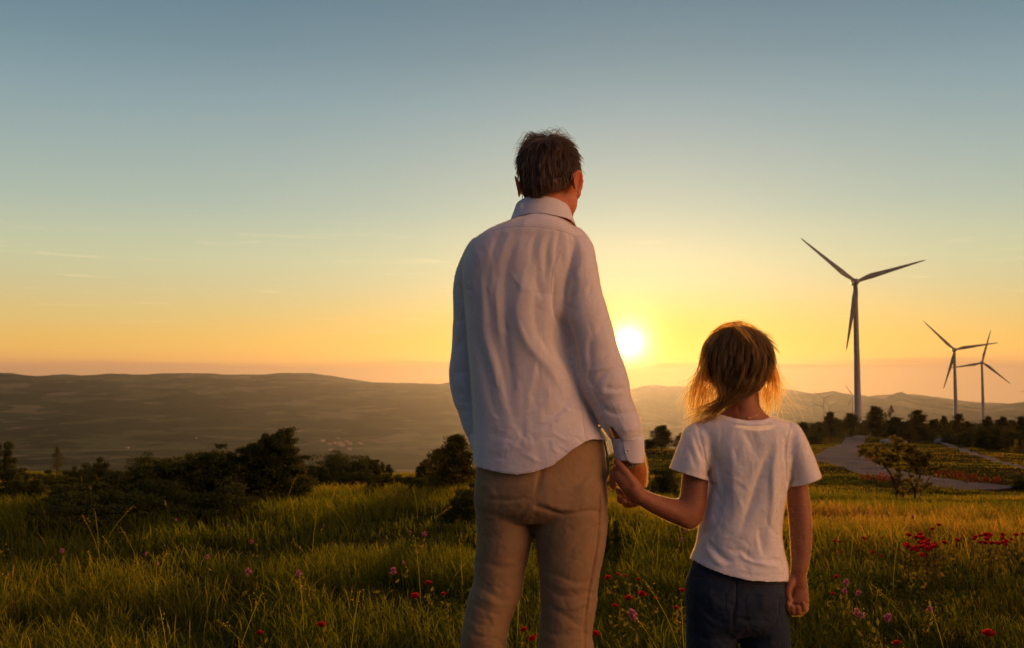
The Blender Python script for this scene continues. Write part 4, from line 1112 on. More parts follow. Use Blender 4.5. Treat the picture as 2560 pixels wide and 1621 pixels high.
for cpt in (P(1198, 1955, 2.66), P(1426, 1965, 2.60)):
    V, Fq = cut(V, Fq, plane_cut(cpt, (0, 0, -1), cpt, .2), .004)
V, Fq = cut(V, Fq, plane_cut(P(1350, 1072, 2.62), (0, 0, 1)), .004)
tr_ = body_obj("trousers", V, Fq, M_khaki, BM, man, solid=.0016)
bt = bvh_of(V, Fq)
seam("back_seam", bt, [(1350, 1190), (1345, 1215), (1338, 1245), (1331, 1268)], .0009, M_khaki, BM, tr_)
seam("pocket_welt", bt, [(1432, 1118), (1450, 1112), (1472, 1107)], .0016, M_khaki, BM, tr_)
seam("side_seam", bt, [(1502, 1230), (1500, 1300), (1492, 1380), (1478, 1460), (1468, 1540), (1464, 1640)], .0009, M_khaki, BM, tr_)
seam("side_stitch", bt, [(1498, 1230), (1496, 1300), (1488, 1380), (1474, 1460), (1464, 1540)], .0005, M_stitch, BM, tr_, dash=(4, 3))
# gaping side pocket edge
pk = crom([(*P(1511, 1103, 2.575), .0022), (*P(1518, 1140, 2.57), .0028), (*P(1520, 1178, 2.57), .0032), (*P(1513, 1200, 2.572), .0024), (*P(1505, 1216, 2.56), .0012)], 5)
pv_, pf_ = limb([tuple(q) for q in pk[::3]], seg=10, per=4, flat=.5)
mesh_obj("pocket_edge", [tuple(np.array(v) - np.array(BM)) for v in pv_], pf_, M_khaki, tr_)
def shoe(name, c_, yaw, L_, W_, mat, base, parent):
    z0 = c_[2]; R_ = rotz(-yaw); pc = []
    for (y_, w_, h_, zc) in ((-.30, .40, .30, .16), (-.12, .42, .38, .20), (.10, .46, .24, .13), (.30, .50, .19, .10), (.42, .40, .16, .085)):
        v, f = ball((0, y_ * L_, zc * L_ * .9), (w_ * W_, .20 * L_, h_ * L_ * .5), None, 20); pc.append((v @ R_.T + np.array(c_), f))
    V_, F_ = fuse(pc, .004, 6); V_[:, 2] = np.maximum(V_[:, 2], z0 + .001)
    body_obj(name, V_, F_, mat, base, parent)
for (px_, Y_) in ((1198, 2.68), (1426, 2.62)):
    q = P(px_, 1950, Y_); shoe("shoe", (q.x + .02, Y_ + .05, float(height([q.x], [Y_])[0])), .3, .29, .11, M_shoe, BM, man)

fuzz("cloth_fuzz", shirt, BM, 110000, .0024, .00020, M_fuzz)
fuzz("cloth_fuzz", tr_, BM, 26000, .0014, .00011, M_fuzz2)
fuzz("arm_hair", man, BM, 9000, .0070, .00013, M_down, lambda W_: (pix(W_)[0] > 1560) & (pix(W_)[1] > 1130) & (pix(W_)[1] < 1215) & (W_[:, 1] < 2.60))
fuzz("fine_hair", man, BM, 5000, .0020, .00010, M_down, lambda W_: (W_[:, 2] > 1.50))
# ------------------------------------------------------------------ the girl
BG = (P(1845, 1200, 2.6).x, 2.6, 0.0)
GC = np.array(P(1842, 911, 2.60)); GK = 0.925
pcs, RG = head_pieces(GC, math.radians(4), GK, child=True, tilt=0.05)
g_torso = [(1800, 1030, 1905, 1033, 2.60, .045, 2), (1775, 1040, 1930, 1042, 2.60, .056, 2.1), (1742, 1052, 1958, 1052, 2.60, .066, 2.2), (1728, 1068, 1984, 1070, 2.60, .074, 2.3), (1730, 1095, 1992, 1098, 2.60, .080, 2.3), (1748, 1130, 1986, 1135, 2.60, .084, 2.3),
           (1766, 1170, 1976, 1175, 2.60, .086, 2.3), (1768, 1215, 1968, 1215, 2.60, .085, 2.3), (1762, 1262, 1959, 1262, 2.60, .083, 2.3), (1750, 1305, 1952, 1307, 2.60, .083, 2.3), (1745, 1350, 1953, 1346, 2.60, .086, 2.3),
           (1736, 1380, 1960, 1385, 2.60, .090, 2.3), (1729, 1400, 1968, 1424, 2.60, .098, 2.3), (1726, 1445, 1967, 1450, 2.60, .104, 2.3), (1725, 1480, 1968, 1485, 2.60, .108, 2.3)]
g_ls = [(1775, 1050, 1790, 1160, 2.60, .05), (1735, 1056, 1776, 1165, 2.59, .056), (1712, 1074, 1770, 1176, 2.585, .058), (1699, 1108, 1768, 1184, 2.58, .058), (1687, 1140, 1769, 1191, 2.578, .057), (1675, 1170, 1770, 1199, 2.576, .056), (1670, 1184, 1770, 1208, 2.576, .056)]
g_rs = [(1930, 1050, 1940, 1165, 2.60, .05), (1984, 1056, 1962, 1170, 2.60, .056), (2004, 1078, 1966, 1182, 2.60, .058), (2018, 1108, 1968, 1193, 2.60, .057), (2033, 1142, 1969, 1203, 2.60, .056), (2050, 1190, 1969, 1215, 2.60, .056), (2056, 1204, 1969, 1226, 2.60, .056)]
g_hips = [(1736, 1395, 1956, 1400, 2.60, .076, 2.3), (1726, 1425, 1960, 1430, 2.60, .082, 2.3), (1717, 1460, 1964, 1460, 2.60, .090, 2.3), (1716, 1500, 1967, 1500, 2.60, .103, 2.3), (1717, 1545, 1970, 1545, 2.60, .098, 2.3), (1730, 1580, 1960, 1580, 2.60, .07, 2.3)]
g_ll = [(1720, 1500, 1848, 1500, 2.60, .085), (1716, 1545, 1846, 1548, 2.60, .085), (1717, 1580, 1844, 1580, 2.60, .080), (1718, 1621, 1841, 1621, 2.60, .076), (1722, 1700, 1835, 1700, 2.60, .070), (1728, 1800, 1826, 1800, 2.61, .062), (1732, 1900, 1822, 1900, 2.61, .058), (1733, 1990, 1822, 1990, 2.61, .056)]
g_rl = [(1845, 1500, 1966, 1500, 2.60, .085), (1845, 1545, 1970, 1545, 2.60, .085), (1846, 1580, 1972, 1580, 2.60, .080), (1852, 1621, 1974, 1621, 2.60, .076), (1858, 1700, 1970, 1700, 2.60, .070), (1866, 1800, 1966, 1800, 2.61, .062), (1870, 1900, 1962, 1900, 2.61, .058), (1870, 1990, 1962, 1990, 2.61, .056)]
pcs.append(ringloft([(1808, 950, 1898, 950, 2.612, .043), (1810, 990, 1896, 990, 2.606, .042), (1808, 1018, 1900, 1018, 2.602, .043), (1790, 1038, 1918, 1038, 2.60, .050), (1765, 1058, 1945, 1058, 2.60, .056)], 36))
pcs.append(ringloft(sh(g_torso, 26, .018)[4:-4], 40))
pcs.append(ringloft([(1755, 1440, 1935, 1440, 2.60, .055), (1750, 1540, 1940, 1540, 2.60, .06), (1750, 1560, 1940, 1560, 2.60, .055)], 40))
pcs.append(ringloft(sh(g_ll, 30, .016), 28)); pcs.append(ringloft(sh(g_rl, 30, .016), 28))
# left arm reaching to the man's hand
la = [(1724, 1085, 1785, 1110, 2.59, .034), (1712, 1130, 1776, 1150, 2.585, .033), (1707, 1183, 1771, 1195, 2.58, .032), (1703, 1222, 1768, 1232, 2.575, .031), (1700, 1243, 1764, 1268, 2.57, .031), (1694, 1247.5, 1752, 1305, 2.565, .031), (1680, 1246.5, 1727, 1324, 2.56, .031), (1663, 1243, 1688, 1311, 2.555, .030),
      (1645, 1238, 1655, 1296, 2.55, .028), (1628, 1232, 1625, 1281, 2.545, .025), (1614, 1225, 1601, 1266, 2.54, .022), (1602, 1217, 1586, 1257, 2.537, .022), (1590, 1206, 1572, 1244, 2.535, .018), (1580, 1194, 1562, 1230, 2.534, .0145)]
pcs.append(ringloft(la, 32))
pcs.append(plimb([(1594, 1238, 2.537, 21), (1578, 1217, 2.535, 24), (1562, 1200, 2.533, 23), (1551, 1190, 2.533, 18)], flat=.62, flat_axis=(0, 1, 0)))
pcs.append(plimb([(1583, 1212, 2.530, 13), (1566, 1186, 2.530, 12), (1552, 1168, 2.533, 10.5), (1541, 1154, 2.540, 9)], seg=18))
for i, (bx, by) in enumerate(((1549, 1180), (1547, 1192), (1551, 1206), (1560, 1220))):
    r_ = (8.2, 8.4, 8.0, 7.0)[i]
    pcs.append(plimb([(bx + 8, by + 2, 2.533, r_ + 1), (bx - 1, by, 2.538, r_), (bx + 2, by - 4, 2.558, r_ * .95), (bx + 16, by - 6, 2.575, r_ * .9)], seg=16))
# right arm hanging
ra = [(1930, 1085, 1990, 1085, 2.60, .034), (1950, 1130, 2010, 1125, 2.60, .033), (1962, 1190, 2016, 1178, 2.60, .031), (1966, 1232, 2019, 1220, 2.60, .030), (1969, 1262, 2024, 1257, 2.595, .029), (1973, 1300, 2028, 1300, 2.59, .029), (1976, 1345, 2028.5, 1346, 2.585, .028),
      (1978, 1385, 2025, 1385, 2.58, .025), (1979, 1410, 2021, 1410, 2.575, .022), (1977, 1436, 2015, 1438, 2.572, .019), (1975, 1454, 2016, 1458, 2.57, .0160), (1974, 1470, 2018, 1474, 2.57, .0130), (1974, 1488, 2018, 1490, 2.568, .0105)]
pcs.append(ringloft(ra, 30))
pcs.append(plimb([(1996, 1432, 2.572, 19), (1995, 1468, 2.57, 24), (1997, 1490, 2.568, 24), (1999, 1506, 2.566, 20)], flat=.5, flat_axis=(0, 1, 0)))
pcs.append(plimb([(1981, 1448, 2.566, 12), (1972, 1468, 2.558, 11), (1969, 1486, 2.552, 9), (1974, 1502, 2.548, 8)], seg=18))
for (x0, x1, y1, r_) in ((1977, 1973, 1524, 8.0), (1989, 1983, 1530, 8.4), (2002, 1997, 1530, 8.2), (2013, 2010, 1521, 7.4)):
    pcs.append(plimb([(x0, 1500, 2.566, r_ + .8), (x0 + 1, y1 - 10, 2.566, r_), (x0, y1, 2.557, r_), (x1 - 1, y1 + 1, 2.546, r_ * .95), (x1 - 3, y1 - 12, 2.541, r_ * .85)], seg=16))
V, Fq = fuse(pcs, 0.0025, 6)
n = normals(V, Fq)
V = fold(V, n, [([(1845, 1005), (1850, 1035)], 6, -.002), ([(1571, 1176), (1590, 1200)], 5, .0015), ([(1992, 1338), (2008, 1342)], 7, -.002), ([(1988, 1460), (1984, 1490)], 5, -.0035)])
girl = body_obj("person", V, Fq, M_skin2, BG)
tag(girl, "small girl with windblown hair in a white T-shirt and jeans, seen from behind", "person")
for s in (-1, 1):
    v, f = ball((s * .031, .078, -.004), (.0125, .0125, .0125), None, 20)
    body_obj("eye", v * GK @ RG.T + GC, np.array([q for q in f if len(q) == 4]), M_eye, BG, girl)

# hair: cap over the skull
lineG = [(-180, -.086), (-140, -.084), (-115, -.062), (-100, -.030), (-85, -.012), (-70, .010), (-50, .050), (-20, .072), (0, .075), (20, .072), (50, .050), (70, .010), (85, -.012), (100, -.030), (115, -.062), (140, -.084), (180, -.086)]
HV, HF = hair_shell(GC, RG, GK, .0055, lineG, .0034, .004, extra=[((0, -.045, -.045), (.066, .058, .048)), ((-.01, -.045, -.072), (.046, .042, .030))], seed=8)
ghair = body_obj("hair", HV, HF, M_hair2, BG, girl, attrs={'v': np.clip(fbm(np.stack([HV[:, 0] / .005, HV[:, 1] / .03, HV[:, 2] / .09], -1), 2, 4) * .6, 0, 1)})
Hl = (HV - GC) @ RG / GK; nn_ = normals(HV, HF) @ RG
idx = rng.choice(len(Hl), 11000); st = Hl[idx]; no = nn_[idx]
keep = (st[:, 2] > -.07); st = st[keep]; no = no[keep]
K = 12; L = np.zeros((len(st), K, 3)); cur = st + no * .0006
cl = (np.floor(np.arctan2(st[:, 0], -st[:, 1]) * 14) * 31 + np.floor(st[:, 2] * 25)).astype(int); cj = crng.normal(0, 1, (4096, 3))[cl % 4096]
gather = np.array([-.040, -.075, -.105])
ctr = np.array([0, -.012, .0])
for k in range(K):
    L[:, k] = cur
    rad = cur - ctr; rad /= np.linalg.norm(rad, axis=1)[:, None]
    tog = gather - cur; tog /= np.linalg.norm(tog, axis=1)[:, None]
    dn = np.array([[0, 0, -1.0]]); lowf = np.clip((.03 - cur[:, 2]) / .09, 0, 1)[:, None]
    dvec = dn * (1 - lowf * .75) + tog * lowf * .75 + cj * .13 + np.array([[0, -.25, 0]]) * np.clip(cur[:, 2:3] / .1, 0, 1)
    dvec -= rad * (dvec * rad).sum(1)[:, None]; dvec /= np.linalg.norm(dvec, axis=1)[:, None] + 1e-6
    cur = cur + dvec * (.0075 * rng.uniform(.8, 1.1, len(cur)))[:, None] + rad * (.0002 + .0007 * np.maximum(cj[:, 1:2], 0)) * (k > 2)
vv = np.clip(cj[:, 0] * .25 + .4 + rng.normal(0, .18, len(L)), 0, 1)
strands("hair_locks", L * GK @ RG.T + GC, .00055, M_hair2, BG, ghair, val=vv)
# gathered tail, swept over the left shoulder
def bundle(ctrl, n_, spread, K=16, jit=.15, seed=1):
    """strands along control points (px, py, Y) with spread in px at each point"""
    r_ = np.random.default_rng(seed)
    C_ = np.array([tuple(P(*c_)) for c_ in ctrl]); S_ = np.array(spread) * 2.6 / F
    t = np.linspace(0, len(C_) - 1, K)
    Cc = crom(C_, 8); ti = np.linspace(0, len(Cc) - 1, K)
    cen = np.stack([np.interp(ti, np.arange(len(Cc)), Cc[:, k]) for k in range(3)], -1)
    sp = np.interp(t, np.arange(len(C_)), S_)
    o_ = r_.normal(0, 1, (n_, 3)); o_ /= np.maximum(1, np.linalg.norm(o_, axis=1) / 1.5)[:, None]
    ph = r_.uniform(0, 6.28, (n_, 3)); am = r_.normal(0, jit, (n_, 3))
    tt = np.linspace(0, 1, K)
    w_ = np.sin(ph[:, None, :] + tt[None, :, None] * r_.uniform(2, 7, (n_, 1, 3))) * am[:, None, :]
    ln = r_.uniform(.48, 1.08, n_)
    w_ = w_ * (.35 + 1.5 * tt[None, :, None] ** 1.3)
    out = cen[None] + (o_[:, None, :] + w_) * sp[None, :, None] * np.array([1, .8, 1])[None, None]
    # shorten some strands
    res = np.empty_like(out)
    for k in range(K):
        q = np.clip(tt[k] * ln, 0, 1) * (K - 1); i0 = np.minimum(q.astype(int), K - 2); f_ = (q - i0)[:, None]
        res[:, k] = out[np.arange(n_), i0] * (1 - f_) + out[np.arange(n_), i0 + 1] * f_
    return res
tail = [bundle([(1850, 955, 2.535), (1826, 985, 2.53), (1803, 1008, 2.54), (1776, 1028, 2.555), (1748, 1044, 2.58), (1722, 1056, 2.61)], 170, [17, 12, 8, 12, 17, 17], seed=1),
        bundle([(1800, 950, 2.54), (1812, 978, 2.53), (1803, 1008, 2.54), (1776, 1028, 2.555), (1752, 1040, 2.57), (1738, 1050, 2.60)], 90, [14, 13, 9, 14, 17, 18], seed=2),
        bundle([(1890, 960, 2.55), (1866, 982, 2.535), (1836, 996, 2.53), (1806, 1010, 2.54), (1782, 1026, 2.55), (1762, 1040, 2.56)], 110, [12, 12, 9, 12, 14, 16], seed=3)]
L = np.concatenate(tail); strands("ponytail", L, .00055, M_hair2, BG, ghair, val=np.clip(rng.normal(.4, .22, len(L)), 0, 1))
loose = [bundle([(1768, 900, 2.56), (1756, 950, 2.57), (1750, 990, 2.58), (1748, 1022, 2.585), (1742, 1046, 2.59)], 190, [5, 13, 22, 24, 20], seed=4, jit=.5),
         bundle([(1762, 915, 2.57), (1745, 960, 2.59), (1733, 1000, 2.60), (1728, 1030, 2.60), (1726, 1050, 2.60)], 100, [4, 9, 14, 14, 12], seed=5, jit=.6),
         bundle([(1790, 965, 2.55), (1775, 985, 2.56), (1768, 1010, 2.57), (1765, 1030, 2.575), (1758, 1044, 2.58)], 130, [14, 16, 18, 16, 13], seed=6, jit=.5),
         bundle([(1760, 880, 2.58), (1750, 930, 2.60), (1728, 975, 2.62), (1716, 1010, 2.62)], 55, [4, 8, 14, 18], seed=7, jit=.8),
         bundle([(1915, 880, 2.56), (1930, 930, 2.57), (1932, 975, 2.58), (1928, 1015, 2.585), (1922, 1040, 2.59)], 170, [5, 9, 13, 15, 12], seed=8, jit=.5),
         bundle([(1905, 965, 2.57), (1912, 985, 2.58), (1918, 1010, 2.58), (1918, 1035, 2.59)], 100, [10, 12, 12, 10], seed=9, jit=.4),
         bundle([(1912, 860, 2.55), (1932, 910, 2.56), (1945, 955, 2.57), (1960, 990, 2.58), (1978, 1020, 2.59)], 60, [4, 6, 10, 16, 22], seed=10, jit=.8),
         bundle([(1845, 812, 2.58), (1885, 822, 2.57), (1915, 862, 2.565), (1932, 915, 2.57)], 40, [8, 5, 6, 8], seed=11, jit=.6),
         bundle([(1850, 811, 2.58), (1808, 815, 2.57), (1778, 842, 2.565), (1758, 885, 2.57), (1752, 930, 2.58)], 60, [8, 4, 4, 4, 6], seed=12, jit=.7),
         bundle([(1838, 812, 2.55), (1870, 850, 2.505), (1900, 890, 2.52), (1925, 940, 2.55), (1938, 985, 2.56)], 36, [10, 6, 7, 6, 9], seed=13, jit=.6),
         bundle([(1830, 815, 2.57), (1855, 807, 2.57), (1885, 818, 2.57)], 16, [8, 5, 6], seed=14, jit=.8)]
L = np.concatenate([q for q in loose]); strands("loose_hair", L, .00042, M_wisp, BG, ghair, val=np.clip(rng.normal(.5, .25, len(L)), 0, 1))

# t-shirt
V, Fq = fuse([ringloft(g_torso, 64), ringloft(g_ls, 40), ringloft(g_rs, 40)], 0.0034, 5)
n = normals(V, Fq)
V = fold(V, n, [
    ([(1762, 1098), (1785, 1130), (1802, 1180), (1806, 1225), (1796, 1290)], 13, -.009, .25), ([(1855, 1070), (1880, 1110), (1895, 1160)], 14, -.005), ([(1930, 1108), (1915, 1150), (1898, 1200), (1872, 1270), (1858, 1330)], 15, -.009, -.3),
    ([(1942, 1080), (1932, 1160), (1930, 1230), (1926, 1300), (1918, 1370)], 11, .006), ([(1835, 1110), (1832, 1200), (1836, 1300)], 18, .006),
    ([(1765, 1340), (1795, 1370), (1825, 1395), (1838, 1404)], 7, -.008, .3), ([(1762, 1360), (1790, 1392), (1820, 1412)], 8, .006), ([(1828, 1372), (1850, 1378), (1880, 1400), (1905, 1392)], 7, -.006), ([(1842, 1385), (1870, 1402), (1910, 1412), (1950, 1415)], 6, .006),
    ([(1740, 1332), (1770, 1325), (1795, 1300)], 9, -.006), ([(1745, 1365), (1765, 1350), (1785, 1345)], 6, .004), ([(1900, 1330), (1905, 1370), (1908, 1390)], 8, -.006), ([(1955, 1400), (1930, 1395), (1905, 1405)], 6, -.005),
    ([(1960, 1120), (1975, 1100), (1990, 1085)], 5, -.005), ([(1968, 1150), (1980, 1125), (1998, 1105)], 5, -.0055), ([(1955, 1090), (1962, 1120), (1962, 1160)], 6, -.006), ([(1975, 1140), (1990, 1120)], 4, .003),
    ([(1735, 1075), (1745, 1100), (1762, 1160)], 6, -.0065), ([(1718, 1100), (1732, 1140), (1740, 1175)], 7, -.004), ([(1745, 1068), (1755, 1095), (1768, 1130)], 4, -.004), ([(1785, 1150), (1796, 1240)], 8, .003),
    ([(1742, 1056), (1752, 1090), (1762, 1130), (1770, 1190)], 2.6, -.0030), ([(1978, 1056), (1970, 1090), (1966, 1140), (1968, 1205)], 2.6, -.0030),
    ([(1728, 1382), (1771, 1405), (1817, 1422), (1870, 1435), (1923, 1440), (1968, 1436)], 2.4, -.0018),
    ([(1680, 1160), (1712, 1174), (1740, 1182), (1770, 1188)], 2.2, -.0016), ([(2044, 1178), (2012, 1194), (1990, 1203), (1969, 1203)], 2.2, -.0016)])
V = relax(V, Fq, 2); n = normals(V, Fq)
V = fold(V, n, creases(34, (1760, 1090, 1960, 1400), 80, 11, ln=(20, 80)) + creases(14, (1740, 1330, 1960, 1430), 15, 12))
n = normals(V, Fq)
V = wrinkle(V, n, .0020, .075, 23, stretch=(1, 1, .45)); V = wrinkle(V, n, .0006, .016, 25)
V, Fq = cut(V, Fq, hem_cut([1600, 1726, 1771, 1817, 1870, 1923, 1964, 2100], [1394, 1396, 1420.5, 1438, 1451, 1455, 1454, 1450]), .004)
ls_c = np.array(P(1723, 1186, 2.576)); v1 = np.array(P(1770, 1199, 2.576)) - np.array(P(1676, 1169, 2.576)); nrm = np.cross(v1, (0, 1, 0)); nrm *= -np.sign(nrm[2]) 
V, Fq = cut(V, Fq, plane_cut(ls_c, nrm, ls_c, .075), .004)
rs_c = np.array(P(2009, 1203, 2.60)); v1 = np.array(P(2049, 1189, 2.60)) - np.array(P(1969, 1215, 2.60)); nrm = np.cross(v1, (0, 1, 0)); nrm *= -np.sign(nrm[2])
V, Fq = cut(V, Fq, plane_cut(rs_c, nrm, rs_c, .07), .004)
# neck opening: removed above a dipping curve
px, py = pix(V); nl = np.interp(px, [1700, 1780, 1803, 1833, 1869, 1905, 1929, 2000], [1000, 1036, 1037, 1045, 1051, 1050, 1043, 1000])
def neck_sd(Q):
    px, py = pix(Q); h = np.interp(px, [1700, 1778, 1803, 1833, 1869, 1905, 1931, 2000], [900, 1036, 1037.5, 1046, 1052, 1050.5, 1042, 900])
    front = Q[:, 1] > 2.60
    h = h + np.where(front, 14, 0)
    return (h - py) * Q[:, 1] / F, np.tile(np.array([[0, 0, 1.0]]), (len(Q), 1))
V, Fq = cut(V, Fq, neck_sd, .004)
tee = body_obj("t_shirt", V, Fq, M_tee, BG, girl, solid=.0014)
# ribbed neckband
nb_ = crom([(1779, 1036), (1803, 1037.5), (1833, 1046), (1869, 1052), (1905, 1050.5), (1930, 1042)], 8)
bvh = bvh_of(V, Fq)
rows = []
for off in (0.6, 3, 6.5, 9.5, 12):
    row = [onto(x, y + off, .0016 if 1 < off < 12 else .0003, bvh) for x, y in nb_]; rows.append(row)
okc = [j for j in range(len(nb_)) if all(r[j] is not None for r in rows)]
sheet("neckband", np.array([[tuple(r[j]) for j in okc] for r in rows]), M_tee, BG, tee, .0)
seam("hem_seam", bvh, [(1732, 1384), (1771, 1406), (1817, 1423), (1870, 1436), (1923, 1441), (1962, 1439)], .0007, M_tee, BG, tee)
seam("sleeve_seam", bvh, [(1744, 1062), (1754, 1095), (1764, 1135), (1771, 1180)], .0008, M_tee, BG, tee)
seam("sleeve_seam", bvh, [(1979, 1062), (1971, 1095), (1967, 1140), (1968, 1195)], .0008, M_tee, BG, tee)
seam("cuff_seam", bvh, [(1684, 1162), (1712, 1174), (1740, 1182), (1764, 1187)], .0007, M_tee, BG, tee)
seam("cuff_seam", bvh, [(2040, 1181), (2012, 1195), (1990, 1203), (1972, 1204)], .0007, M_tee, BG, tee)
# necklace
nkp = [(1838, 1038), (1850, 1043), (1864, 1047), (1878, 1045), (1892, 1038), (1900, 1030)]
bodyV = np.zeros(len(girl.data.vertices) * 3, np.float32); girl.data.vertices.foreach_get('co', bodyV); bodyV = bodyV.reshape(-1, 3) + np.array(BG)
bF = np.zeros(len(girl.data.loops), np.int32); girl.data.loops.foreach_get('vertex_index', bF)
bvb = bvh_of(bodyV, bF.reshape(-1, 4))
pts = [onto(x, y, .0012, bvb) for x, y in crom(nkp, 5)]; pts = [q for q in pts if q is not None]
vN, fN = limb([(*q, .0006) for q in pts], seg=6, per=2)
neckl = mesh_obj("necklace", [tuple(np.array(v) - np.array(BG)) for v in vN], fN, M_gold, girl)
v, f = ball(np.array(onto(1872, 1045, .002, bvb)) - np.array(BG), (.0045, .0012, .0018), rot_xyz(0, .3, 0), 12); mesh_obj("clasp", v, f, M_gold, neckl)

# jeans
V, Fq = fuse([ringloft(g_hips, 64), ringloft(g_ll, 44), ringloft(g_rl, 44)], 0.0036, 4)
n = normals(V, Fq)
V = fold(V, n, [
    ([(1844, 1400), (1843, 1450), (1843, 1500), (1840, 1545), (1842, 1580)], 4, -.006), ([(1846, 1440), (1845, 1540)], 2.2, .0022), ([(1720, 1440), (1760, 1443), (1800, 1449), (1843, 1455)], 2.2, -.0028), ([(1843, 1459), (1880, 1464), (1962, 1463)], 2.2, -.0028),
    ([(1720, 1436), (1760, 1439), (1800, 1445), (1843, 1451)], 2.6, .0022), ([(1843, 1455), (1880, 1460), (1962, 1459)], 2.6, .0022),
    ([(1740, 1490), (1770, 1530), (1810, 1550), (1835, 1552)], 9, -.005), ([(1850, 1560), (1890, 1545), (1930, 1550)], 9, -.005), ([(1725, 1520), (1740, 1560), (1745, 1610)], 8, -.004), ([(1960, 1480), (1950, 1520), (1958, 1570)], 8, -.004),
    ([(1850, 1580), (1880, 1600), (1930, 1595)], 8, -.005), ([(1740, 1590), (1790, 1600), (1835, 1590)], 8, -.004), ([(1780, 1470), (1790, 1520)], 20, .006), ([(1900, 1475), (1905, 1525)], 20, .006)])
n = normals(V, Fq)
V = fold(V, n, creases(30, (1725, 1470, 1965, 1621), 20, 13, amp=(.001, .002)))
n = normals(V, Fq)
V = wrinkle(V, n, .0024, .045, 33, stretch=(.8, 1, 1)); V = wrinkle(V, n, .0010, .015, 35)
for cpt in (P(1778, 1960, 2.61), P(1916, 1960, 2.61)):
    V, Fq = cut(V, Fq, plane_cut(cpt, (0, 0, -1), cpt, .15), .004)
V, Fq = cut(V, Fq, plane_cut(P(1845, 1402, 2.60), (0, 0, 1)), .004)
jeans = body_obj("jeans", V, Fq, M_jean, BG, girl, solid=.0016)
bj = bvh_of(V, Fq)
for dy in (0, 5):
    seam("yoke_stitch", bj, [(1719, 1436 + dy), (1760, 1440 + dy), (1800, 1446 + dy), (1841, 1452 + dy)], .0006, M_stitch, BG, jeans, dash=(4, 2.5))
    seam("yoke_stitch", bj, [(1846, 1455 + dy), (1880, 1459 + dy), (1920, 1460 + dy), (1962, 1459 + dy)], .0006, M_stitch, BG, jeans, dash=(4, 2.5))
seam("seat_seam", bj, [(1843.5, 1444), (1843.5, 1480), (1843, 1520), (1841, 1550)], .0013, M_jean, BG, jeans)
seam("seat_stitch", bj, [(1839, 1462), (1839, 1500), (1838, 1548)], .0006, M_stitch, BG, jeans, dash=(4, 2.5))
for x0, x1 in ((1736, 1818), (1868, 1950)):
    seam("pocket_outline", bj, [(x0, 1484), ((x0 + x1) / 2, 1488), (x1, 1486)], .0011, M_jean, BG, jeans)
    seam("pocket_outline", bj, [(x0, 1484), (x0 + 2, 1530), (x0 + 10, 1562)], .0010, M_jean, BG, jeans); seam("pocket_outline", bj, [(x1, 1486), (x1 - 1, 1530), (x1 - 8, 1562)], .0010, M_jean, BG, jeans)
for (px_, Y_) in ((1778, 2.63), (1916, 2.63)):
    q = P(px_, 1950, Y_); shoe("shoe", (q.x, Y_ + .04, float(height([q.x], [Y_])[0])), 0.05, .21, .085, M_shoe2, BG, girl)

fuzz("cloth_fuzz", tee, BG, 80000, .0024, .00020, M_fuzz)
fuzz("fine_hair", girl, BG, 40000, .0028, .00014, M_down, lambda W_: (W_[:, 2] < 1.12) & (W_[:, 2] > .50) & (np.abs(W_[:, 0] - BG[0]) > .10))
# ------------------------------------------------------------------ plants
def leafmat(name, dark, light, trans, tcol, rough=0.6):
    m, n, b = material(name, dark, 0.9, 0.0)
    a = n.add('ShaderNodeAttribute'); a.attribute_name = 'v'
    col = n.mix(a.outputs['Fac'], dark, light); n.link(col, b.inputs['Base Color'])
    tr = n.add('ShaderNodeBsdfTranslucent'); n.link(n.mix(a.outputs['Fac'], tuple(c * .6 for c in tcol), tcol), tr.inputs[0])
    mx = n.add('ShaderNodeMixShader'); mx.inputs[0].default_value = trans
    n.link(b.outputs[0], mx.inputs[1]); n.link(tr.outputs[0], mx.inputs[2]); n.link(mx.outputs[0], out_of(n).inputs[0])
    return m
M_needle = leafmat("pine_needles", (0.018, 0.026, 0.008), (0.060, 0.062, 0.016), 0.35, (0.12, 0.085, 0.015))
M_juniper = leafmat("juniper_needles", (0.014, 0.024, 0.009), (0.050, 0.060, 0.018), 0.28, (0.10, 0.085, 0.016))
M_leaf = leafmat("shrub_leaves", (0.040, 0.048, 0.010), (0.10, 0.09, 0.018), 0.45, (0.24, 0.17, 0.03))
M_bark, n, b = material("bark", (0.05, 0.032, 0.022), 0.9, 0.1)
pos = n.add('ShaderNodeTexCoord').outputs['Object']
n.link(n.ramp(n.noise(pos, 30, 5, .7), [(.3, (.02, .013, .010)), (.7, (.085, .058, .04))]), b.inputs['Base Color'])

def cards(C_, size, r_, up=0.0, aspect=0.35):
    """leaf-sized quads at points C_ (n,3)"""
    n_ = len(C_); d = r_.normal(0, 1, (n_, 3)); d[:, 2] += up; d /= np.linalg.norm(d, axis=1)[:, None]
    s_ = np.cross(d, r_.normal(0, 1, (n_, 3))); s_ /= np.linalg.norm(s_, axis=1)[:, None] + 1e-9
    L_ = (size * r_.uniform(.6, 1.3, n_))[:, None]; a = C_; tip = C_ + d * L_; mid = C_ + d * L_ * .45; w_ = s_ * L_ * aspect * .5
    V = np.stack([a, mid + w_, tip, mid - w_], 1).reshape(-1, 3)
    Fq = np.arange(n_ * 4).reshape(-1, 4)
    return V, Fq
def clump_points(cen, rad, n_, r_):
    """cen (m,3), rad (m,3): points gathered near the surface of each small clump"""
    k = r_.integers(0, len(cen), n_); d = r_.normal(0, 1, (n_, 3)); d /= np.linalg.norm(d, axis=1)[:, None]
    return cen[k] + d * rad[k] * r_.uniform(.45, 1.0, n_)[:, None] ** .6, k
